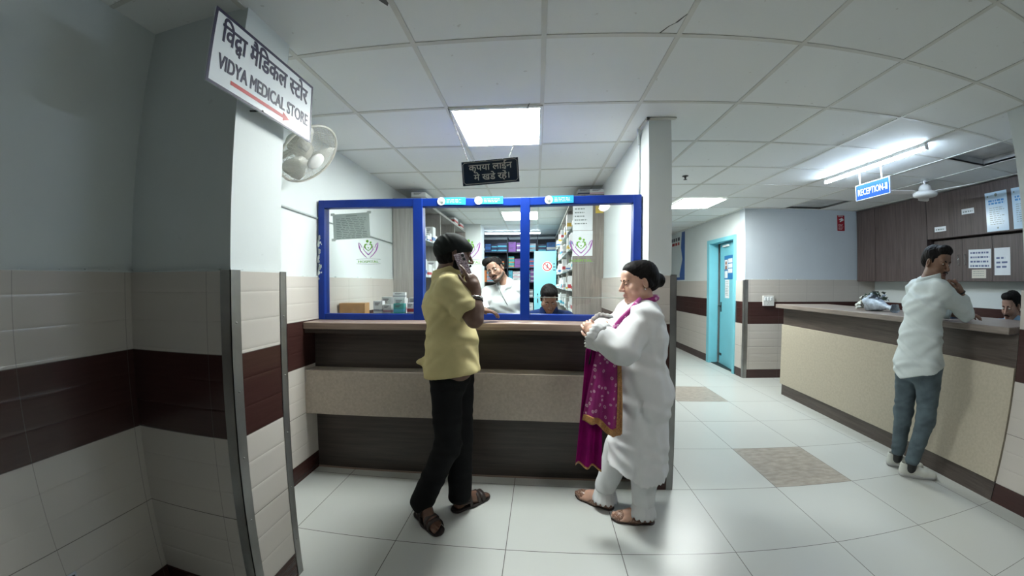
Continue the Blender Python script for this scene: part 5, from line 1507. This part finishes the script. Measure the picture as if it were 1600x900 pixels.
        U += [cone(q(.05, 0, .07), q(.44, 0, .062), .034, .030, .012, 'sub')]
        sdf_obj('upper', U, jm, root, .0035, [plane((0, 0, .008), (0, 0, -1)), plane((0, 0, .058), (0, 0, 1))])
        sdf_obj('sole', [cone(q(.05, 0, .01), q(.45, 0, .01), .036, .038, .02), cone(q(.45, 0, .01), q(.82, 0, .01), .043, .034, .02), cone(q(.80, 0, .01), q(.98, 0, .01), .030, .010, .02)], js, root, .0035, [plane((0, 0, .009), (0, 0, 1)), plane((0, 0, 0), (0, 0, -1))])
    # dupatta: round the neck, over the chest and hanging from the folded arms
    dm = dupatta_mat(); gold = plain('gold_border', (.42, .21, .075), .45, var=.35, vscale=120); mag = cloth_mat('plain_magenta', (.25, .003, .125), .15)
    def fall(u, v):
        x = .335 - .075 * v + u * (.115 + .105 * v - .02 * v * v); y = 1.855 + .018 * math.sin(u * 14 + 1.2) * (.3 + v) + .05 * v * (1 - u); z = 1.085 - v * (.425 + .045 * u) + .018 * math.sin(u * 6.0)
        return (x, y, z)
    cloth_sheet('dupatta', fall, 46, 40, dm, t)
    cloth_sheet('border', lambda u, v: (lambda p: (p[0] + .001, p[1] - .004, p[2]))(fall(.88 + .14 * u, v)), 6, 40, gold, t)
    cloth_sheet('border', lambda u, v: (lambda p: (p[0], p[1] - .004, p[2] - .03 * v * abs(math.sin(u * 9)) * .4))(fall(u, .93 + .075 * v)), 46, 6, gold, t)
    def tail(u, v):
        return (.285 - .060 * v + u * (.09 + .05 * v), 1.925 + .020 * math.sin(u * 11) * (.4 + v), 1.06 - v * (.660 - .0 * u) - .02 * u * v)
    cloth_sheet('dupatta', tail, 36, 40, mag, t)
    cloth_sheet('border', lambda u, v: (lambda p: (p[0], p[1] - .003, p[2]))(tail(u, .985 + .018 * v)), 36, 3, gold, t)
    nk = NP(J['neck'])
    m = MB(); m.tube([tuple(nk + V3(.062 * math.cos(a) + .006, .075 * math.sin(a), .030 - .035 * (1 - math.cos(a)) * .5)) for a in [-2.2 + k * 4.4 / 20 for k in range(21)]], .017, 10); m.build('dupatta', dm, t)
    m = MB(); m.tube([tuple(p) for p in ((.585, 1.945, 1.345), (.520, 1.900, 1.285), (.470, 1.895, 1.235), (.435, 1.91, 1.185), (.40, 1.92, 1.13))], [.012, .013, .013, .012, .012], 10); m.build('dupatta', dm, t)
    # folded glasses hanging from her fingers
    g = thing('mobile_phone', 'small dark phone held below the woman\'s folded hands', 'phone', (.318, 1.93, 1.03))
    MB().box(-.004, .004, -.032, .032, -.050, .060, 0, Matrix.Rotation(.2, 3, 'Y'), (.310, 1.950, 1.022)).build('body', MT['black'], g, .003)
    return t
build_woman()

# ------------------------------------------------------------------ the young man leaning on the reception desk
def short_hair(H, parent, name='hair', quiff=.0, mat=None, side=0):
    hp = [H.E((0, -.024, .050), (.081, .096, .084), k=.02), H.E((0, -.070, .010), (.068, .045, .062), k=.02), H.E((side, .050, .098), (.062, .045, .030 + quiff), k=.02)]
    for sg in (-1, 1): hp.append(H.C((sg * .070, .018, .040), (sg * .070, .016, .0), .010, .006, .012))
    hp += [H.E((0, .112, .010), (.068, .064, .070), k=.015, op='sub'), H.E((.088, .0, -.014), (.022, .024, .042), k=.01, op='sub'), H.E((-.088, .0, -.014), (.022, .024, .042), k=.01, op='sub')]
    return sdf_obj(name, hp, mat or MT['hair'], parent, .004, (), folds(.0022, [(*(H.R @ V3(1, .4, .2)), 420), (*(H.R @ V3(.3, 1, .6)), 300)], 4))

def moustache(H, parent, w=.0055):
    m = MB()
    for sg in (-1, 1): m.tube([tuple(H.p(sg * x, y, z)) for x, y, z in ((.001, .1005, -.051), (.012, .0985, -.0535), (.023, .093, -.058), (.029, .087, -.064))], [w * H.s, w * 1.05 * H.s, w * .8 * H.s, w * .3 * H.s], 8)
    return m.build('moustache', MT['hair'], parent)

def collar_geo(J, f, mat, parent, h=.045, open_=.055):
    nb = NP(J['neck'])
    cl = [cone(nb + f * .004 - Zp * .018, nb + f * .016 + Zp * (h + .012), .092, .078, .01)]
    cl += [cone(nb + f * .024 - Zp * .035, nb + f * .030 + Zp * (h + .05), .056, .064, .006, 'sub'), cone(nb + f * .10 + Zp * (h + .02), nb + f * .15 - Zp * .06, open_ * .6, open_, .01, 'sub')]
    return sdf_obj('collar', cl, mat, parent, .004, [plane(nb + Zp * (h * .95), (-f * .32 + Zp))])

def build_boy():
    f = unit((.93, -.37, 0)); r = np.cross(f, Zp)
    t = thing_person('young man in a pale shirt and blue jeans leaning on the reception desk', 2.80, 2.33)
    H = Head((2.835, 2.235, 1.580), (-.02, -.98, -.20), (.10, .05, 1), .97)
    J = dict(right=r, neck=(2.790, 2.260, 1.455), chest=(2.765, 2.275, 1.290), waist=(2.740, 2.275, 1.060), pelvis=(2.735, 2.275, .880),
             shR=(2.745, 2.130, 1.390), elR=(3.010, 2.115, 1.232), wrR=(2.935, 2.125, 1.390), shL=(2.850, 2.420, 1.390), elL=(3.010, 2.400, 1.235), wrL=(3.100, 2.235, 1.218),
             hiR=(2.740, 2.190, .850), hiL=(2.735, 2.360, .850), knR=(2.815, 2.225, .470), knL=(2.780, 2.400, .470), anR=(2.800, 2.275, .090), anL=(2.845, 2.455, .090))
    B = body_prims(J, .92) + H.prims(False, 1.0, .96) + [cone(H.p(0, -.022, -.050), NP(J['neck']), .050, .058, .03)]
    B += hand(J['wrR'], (-.50, .08, .86), (.70, -.65, .2), -1, (.8, 1.0, 1.1, 1.2), (.8, .8), .95)
    B += hand(J['wrL'], (.35, -.93, .05), (0, 0, 1), -1, (.25, .3, .3, .35), (.6, .3), .95)
    sdf_obj('body', B, [SK_MID2, LIP_D], t, .004, regions=[(H.lips(), 1)])
    eyes(H, t); brows(H, t); short_hair(H, t, 'hair', .012); moustache(H, t, .0035)
    sh = cloth_mat('pale_blue_white_cotton', (.60, .66, .66), .04)
    C_ = trunk_cloth(J, .96, .020, V3(2.735, 2.275, .78), .012)
    for s in 'LR':
        S, E, W = NP(J['sh' + s]), NP(J['el' + s]), NP(J['wr' + s])
        C_ += [cone(S, E, .062, .056, .03), cone(E, E + (W - E) * .52, .055, .048, .02)]
    C_ += [cone(NP(J['neck']), NP(J['neck']) + V3(.02, -.01, .12), .060, .09, .01, 'sub')]
    def hem(X, Y, Z): return (.790 + .055 * np.clip(np.abs((Y - 2.275) + (X - 2.735) * .1) / .16, 0, 1) - .045 * np.clip((2.70 - X) / .08, -1, 1) * .6) - Z
    sdf_obj('shirt', C_, sh, t, .005, [hem], folds(.0090, [(.5, .4, 1, 62), (-.7, .5, .8, 50), (.3, -.6, 1, 74), (1, .2, .4, 40)], 17))
    collar_geo(J, f, sh, t)
    for s in 'LR':
        E, W = NP(J['el' + s]), NP(J['wr' + s]); a = E + (W - E) * .46; b = E + (W - E) * .66
        sdf_obj('cuff', [cone(a, b, .053, .050, .01), cone(b - (W - E) * .05, b + (W - E) * .3, .040, .046, .004, 'sub')], sh, t, .004, [plane(b, W - E), plane(a, E - W)])
    jn = cloth_mat('blue_grey_denim', (.105, .140, .160), .28, .8, 9)
    T_ = [cone(NP(J['pelvis']) + V3(0, 0, .05), NP(J['pelvis']) + V3(0, 0, -.05), .102, .106, .05, sq=(r, 1.32))]
    for s in 'LR':
        Hh, K, A = NP(J['hi' + s]), NP(J['kn' + s]), NP(J['an' + s])
        T_ += [cone(Hh, K, .092, .066, .03), cone(K, A + V3(0, 0, .05), .066, .052, .03)]
    T_ += [ell((2.665, 2.225, .84), (.055, .075, .08), None, .04), ell((2.665, 2.32, .84), (.055, .075, .08), None, .04)]
    sdf_obj('jeans', T_, jn, t, .005, [lambda X, Y, Z: .105 - Z + 0 * X + 0 * Y], folds(.0042, [(.4, .3, 1, 95), (-.5, .5, .8, 80), (.8, .2, .5, 60)], 23))
    # socks and shoes
    for s in 'LR':
        A = NP(J['an' + s]); sdf_obj('sock', [cone(A + V3(0, 0, -.02), A + V3(0, 0, .07), .040, .040, .01)], MT['black'], t, .004)
    wm = plain('off_white_sneaker', (.60, .61, .56), .6, var=.06, bmp=.2, bscale=120); gs = plain('pale_grey_sole', (.50, .50, .50), .6)
    for s, h, to in (('R', (2.745, 2.335), (2.970, 2.150)), ('L', (2.800, 2.515), (3.02, 2.325))):
        rt = shoe((*h, 0), (*to, 0), t, (wm, gs), 'sneaker', .026, .085, .045)
        d = unit((to[0] - h[0], to[1] - h[1], 0)); sd = np.cross(d, Zp); Lf = .29; hh = V3(*h, 0)
        m = MB()
        for k in range(4):
            u = .40 + .07 * k; c = hh + d * u * Lf + Zp * (.086 - .010 * k)
            m.tube([tuple(c - sd * .022 + Zp * -.006), tuple(c + Zp * .002), tuple(c + sd * .022 + Zp * -.006)], .0032, 6)
        m.build('laces', gs, rt)
    a, b = NP(J['elR']), NP(J['wrR']); dz = unit(b - a); c = a + (b - a) * .90; e1 = unit(np.cross(dz, V3(1, 0, 0))); e2 = np.cross(dz, e1)
    m = MB(); m.tube([tuple(c + (e1 * math.cos(k * math.pi / 10) + e2 * math.sin(k * math.pi / 10)) * .032) for k in range(20)], .006, 8, closed=True); m.build('wristband', MT['black'], t)
SK_MID2 = skin_mat('medium_brown_skin', (.185, .098, .062))
build_boy()

# ------------------------------------------------------------------ the pharmacist behind the glass
def build_pharmacist():
    f = unit((-.22, -.97, 0)); r = np.cross(f, Zp)
    t = thing_person('pharmacist with glasses and a pale shirt leaning sideways behind the middle pane', -.30, 3.28)
    up = unit((-.40, 0, .92))
    H = Head((-.392, 3.185, 1.565), (-.26, -.95, -.16), up, .99)
    J = dict(right=unit((-.93, .22, -.28)), neck=(-.300, 3.225, 1.430), chest=(-.315, 3.27, 1.240), waist=(-.29, 3.29, 1.03), pelvis=(-.27, 3.30, .88),
             shR=(-.475, 3.255, 1.325), elR=(-.560, 3.170, 1.150), wrR=(-.515, 2.94, 1.232), shL=(-.165, 3.285, 1.385), elL=(-.135, 3.32, 1.120), wrL=(-.230, 3.17, .96),
             hiR=(-.36, 3.30, .85), hiL=(-.18, 3.30, .85), knR=(-.36, 3.28, .47), knL=(-.17, 3.28, .47), anR=(-.36, 3.31, .09), anL=(-.16, 3.31, .09),
             heR=(-.36, 3.36, .016), toR=(-.38, 3.11, .016), heL=(-.16, 3.36, .016), toL=(-.14, 3.11, .016))
    B = body_prims(J, 1.0) + H.prims(False, 1.05, 1.06) + [cone(H.p(0, -.022, -.050), NP(J['neck']), .054, .062, .03)]
    B += hand(J['wrR'], (.25, -.93, .10), (-.3, .1, .95), 1, (.5, .6, .65, .7), (.4, .6), 1.0)
    B += hand(J['wrL'], (-.2, -.85, .3), (.6, -.2, .7), 1, (.4, .45, .5, .5), (.5, .3), 1.0)
    LIP_T = plain('tan_lips', (.27, .13, .10), .5)
    sdf_obj('body', B, [skin_mat('tan_skin', (.30, .175, .125)), LIP_T], t, .004, regions=[(H.lips(), 1)])
    eyes(H, t); brows(H, t)
    short_hair(H, t, 'hair', .014, None, .02); moustache(H, t, .0045)
    Bd = [H.C((.054, .014, -.060), (.016, .074, -.098), .023, .020, .02), H.C((-.054, .014, -.060), (-.016, .074, -.098), .023, .020, .02), H.E((0, .080, -.098), (.024, .017, .020), k=.02), H.E((0, .090, -.075), (.05, .03, .012), k=.01, op='sub')]
    sdf_obj('beard', Bd, hair_mat('stubble', (.06, .048, .04)), t, .004)
    # glasses
    m = MB(); 
    for sg in (-1, 1): m.tube([tuple(H.p(sg * .032 + .025 * math.cos(a), .101 - .006 * abs(math.cos(a)), .002 + .017 * math.sin(a))) for a in [k * math.pi / 10 for k in range(20)]], .0015, 6, closed=True)
    m.tube([tuple(H.p(-.008, .104, .005)), tuple(H.p(0, .106, .007)), tuple(H.p(.008, .104, .005))], .0015, 6)
    for sg in (-1, 1): m.tube([tuple(H.p(sg * .057, .095, .005)), tuple(H.p(sg * .074, .05, .006)), tuple(H.p(sg * .078, -.015, .006))], .0015, 6)
    m.build('glasses', MT['darkmetal'], t)
    sh = cloth_mat('pale_grey_blue_cotton', (.62, .66, .68), .04)
    C_ = trunk_cloth(J, 1.03, .020, V3(-.27, 3.30, .78), .01)
    for s in 'LR':
        S, E = NP(J['sh' + s]), NP(J['el' + s]); C_ += [cone(S, S + (E - S) * .62, .064, .066, .03)]
    C_ += [cone(NP(J['neck']), NP(J['neck']) + f * .03 + Zp * .12, .060, .09, .01, 'sub'), cone(NP(J['neck']) + f * .11 + Zp * .03, NP(J['neck']) + f * .135 - Zp * .09, .040, .012, .01, 'sub')]
    sdf_obj('shirt', C_, sh, t, .005, [lambda X, Y, Z: .80 - Z + 0 * X + 0 * Y], folds(.0040, [(.5, .4, 1, 62), (-.7, .5, .8, 50), (1, .2, .3, 45)], 31))
    collar_geo(J, f, sh, t, .042, .07)
    lan = []
    nb, ch = NP(J['neck']), NP(J['chest'])
    m = MB(); m.tube([tuple(nb + V3(-.085, -.03, .035)), tuple(nb + V3(-.060, -.10, -.03)), tuple(ch + V3(-.02, -.135, .10)), tuple(ch + V3(.045, -.140, -.02))], .0035, 6); m.build('lanyard', MT['greyink'], t)
    m = MB(); m.box(-.012, .012, -.004, .004, -.025, .012, 0, None, tuple(ch + V3(.047, -.146, -.035))); m.build('lanyard_clip', MT['black'], t, .002)
    T_ = [cone(NP(J['pelvis']) + V3(0, 0, .03), NP(J['pelvis']) + V3(0, 0, -.04), .112, .115, .05, sq=(V3(1, 0, 0), 1.3))]
    for s in 'LR': T_ += [cone(NP(J['hi' + s]), NP(J['kn' + s]), .098, .074, .03), cone(NP(J['kn' + s]), NP(J['an' + s]), .074, .064, .03)]
    sdf_obj('trousers', T_, cloth_mat('dark_grey_trousers', (.03, .03, .035), .1), t, .007, [lambda X, Y, Z: .06 - Z + 0 * X + 0 * Y])
    slip = thing('paper_slip', 'white slip of paper held by the pharmacist over the counter', 'paper', (-.475, 2.80, 1.205))
    MB().box(-.070, .070, -.045, .045, -.0008, .0008, 0, Euler((.55, -.22, .25)).to_matrix(), (-.478, 2.800, 1.235)).build('paper', MT['paper'], slip)
build_pharmacist()

def build_seated(label, hc, f, up, J, skin, shirtm, hairq, stool_c, mous=True, scale=.97):
    r = unit(J['right']); t = thing_person(label, J['pelvis'][0], J['pelvis'][1])
    H = Head(hc, f, up, scale)
    B = body_prims(J, .98) + H.prims() + [cone(H.p(0, -.022, -.050), NP(J['neck']), .052, .060, .03)]
    for s, sg in (('R', 1), ('L', 1)):
        d = NP(J['hd' + s]); B += hand(J['wr' + s], d, (0, 0, 1), -1 if s == 'L' else 1, (.3, .35, .4, .4), (.5, .3), .95)
    sdf_obj('body', B, [skin, plain('brown_lips', (.24, .11, .085), .5)], t, .004, regions=[(H.lips(), 1)])
    eyes(H, t, look=(0, -.003)); brows(H, t); short_hair(H, t, 'hair', hairq)
    if mous: moustache(H, t, .0048)
    C_ = trunk_cloth(J, 1.0, .020, None)
    for s in 'LR':
        S, E = NP(J['sh' + s]), NP(J['el' + s]); C_ += [cone(S, S + (E - S) * .65, .062, .062, .03)]
    ff = unit(np.cross(Zp, r))
    C_ += [cone(NP(J['neck']), NP(J['neck']) + ff * .03 + Zp * .12, .058, .09, .01, 'sub')]
    sdf_obj('shirt', C_, shirtm, t, .006, [lambda X, Y, Z: J['pelvis'][2] - .04 - Z + 0 * X + 0 * Y], folds(.004, [(.5, .4, 1, 62), (-.7, .5, .8, 50)], 41))
    collar_geo(J, ff, shirtm, t, .040, .06)
    T_ = [cone(NP(J['pelvis']) + V3(0, 0, .02), NP(J['pelvis']) + V3(0, 0, -.02), .108, .108, .05, sq=(r, 1.3))]
    for s in 'LR': T_ += [cone(NP(J['hi' + s]), NP(J['kn' + s]), .092, .072, .03), cone(NP(J['kn' + s]), NP(J['an' + s]), .070, .060, .03)]
    zs = min(p.lo[2] for p in T_[:1])
    sdf_obj('trousers', T_, cloth_mat('dark_trousers_' + label[:6], (.02, .022, .03), .1), t, .007, [lambda X, Y, Z: .06 - Z + 0 * X + 0 * Y])
    return t

sk3 = skin_mat('warm_brown_skin', (.25, .14, .095))
build_seated('man in a dark blue shirt sitting with his head bowed behind the right pane', (.122, 2.985, 1.292), (.04, -.86, -.52), (0, -.35, 1),
             dict(right=(-1, 0, 0), neck=(.122, 3.060, 1.165), chest=(.122, 3.12, 1.005), waist=(.122, 3.16, .83), pelvis=(.122, 3.20, .70),
                  shR=(-.035, 3.10, 1.100), elR=(-.075, 3.00, .87), wrR=(-.04, 3.03, 1.00), hdR=(.5, -.6, .3), shL=(.290, 3.10, 1.100), elL=(.37, 3.02, .87), wrL=(.28, 3.03, 1.00), hdL=(-.5, -.6, .3),
                  hiR=(.03, 3.18, .67), hiL=(.21, 3.18, .67), knR=(.0, 3.10, .40), knL=(.25, 3.10, .40), anR=(.0, 3.10, .10), anL=(.25, 3.10, .10), heR=(.0, 3.15, .016), toR=(-.01, 2.99, .016), heL=(.25, 3.15, .016), toL=(.26, 2.99, .016)),
             sk3, cloth_mat('navy_cotton', (.010, .025, .10), .1), .008, None, False)
build_seated('man with a moustache and light blue shirt sitting behind the reception desk', (3.93, 2.300, 1.255), (-.955, .02, -.22), (0, 0, 1),
             dict(right=(0, 1, 0), neck=(3.985, 2.300, 1.135), chest=(4.02, 2.30, .975), waist=(4.03, 2.30, .79), pelvis=(4.04, 2.30, .62),
                  shR=(4.00, 2.470, 1.065), elR=(3.94, 2.50, .83), wrR=(3.72, 2.44, .815), hdR=(-.95, -.2, -.05), shL=(4.00, 2.130, 1.065), elL=(3.94, 2.10, .83), wrL=(3.72, 2.16, .815), hdL=(-.95, .2, -.05),
                  hiR=(4.0, 2.39, .58), hiL=(4.0, 2.21, .58), knR=(3.64, 2.40, .56), knL=(3.64, 2.20, .56), anR=(3.68, 2.40, .10), anL=(3.68, 2.20, .10), heR=(3.74, 2.40, .016), toR=(3.50, 2.41, .016), heL=(3.74, 2.20, .016), toL=(3.50, 2.19, .016)),
             skin_mat('light_tan_skin', (.34, .20, .15)), cloth_mat('light_blue_cotton', (.30, .46, .66), .08), .006, None, True)
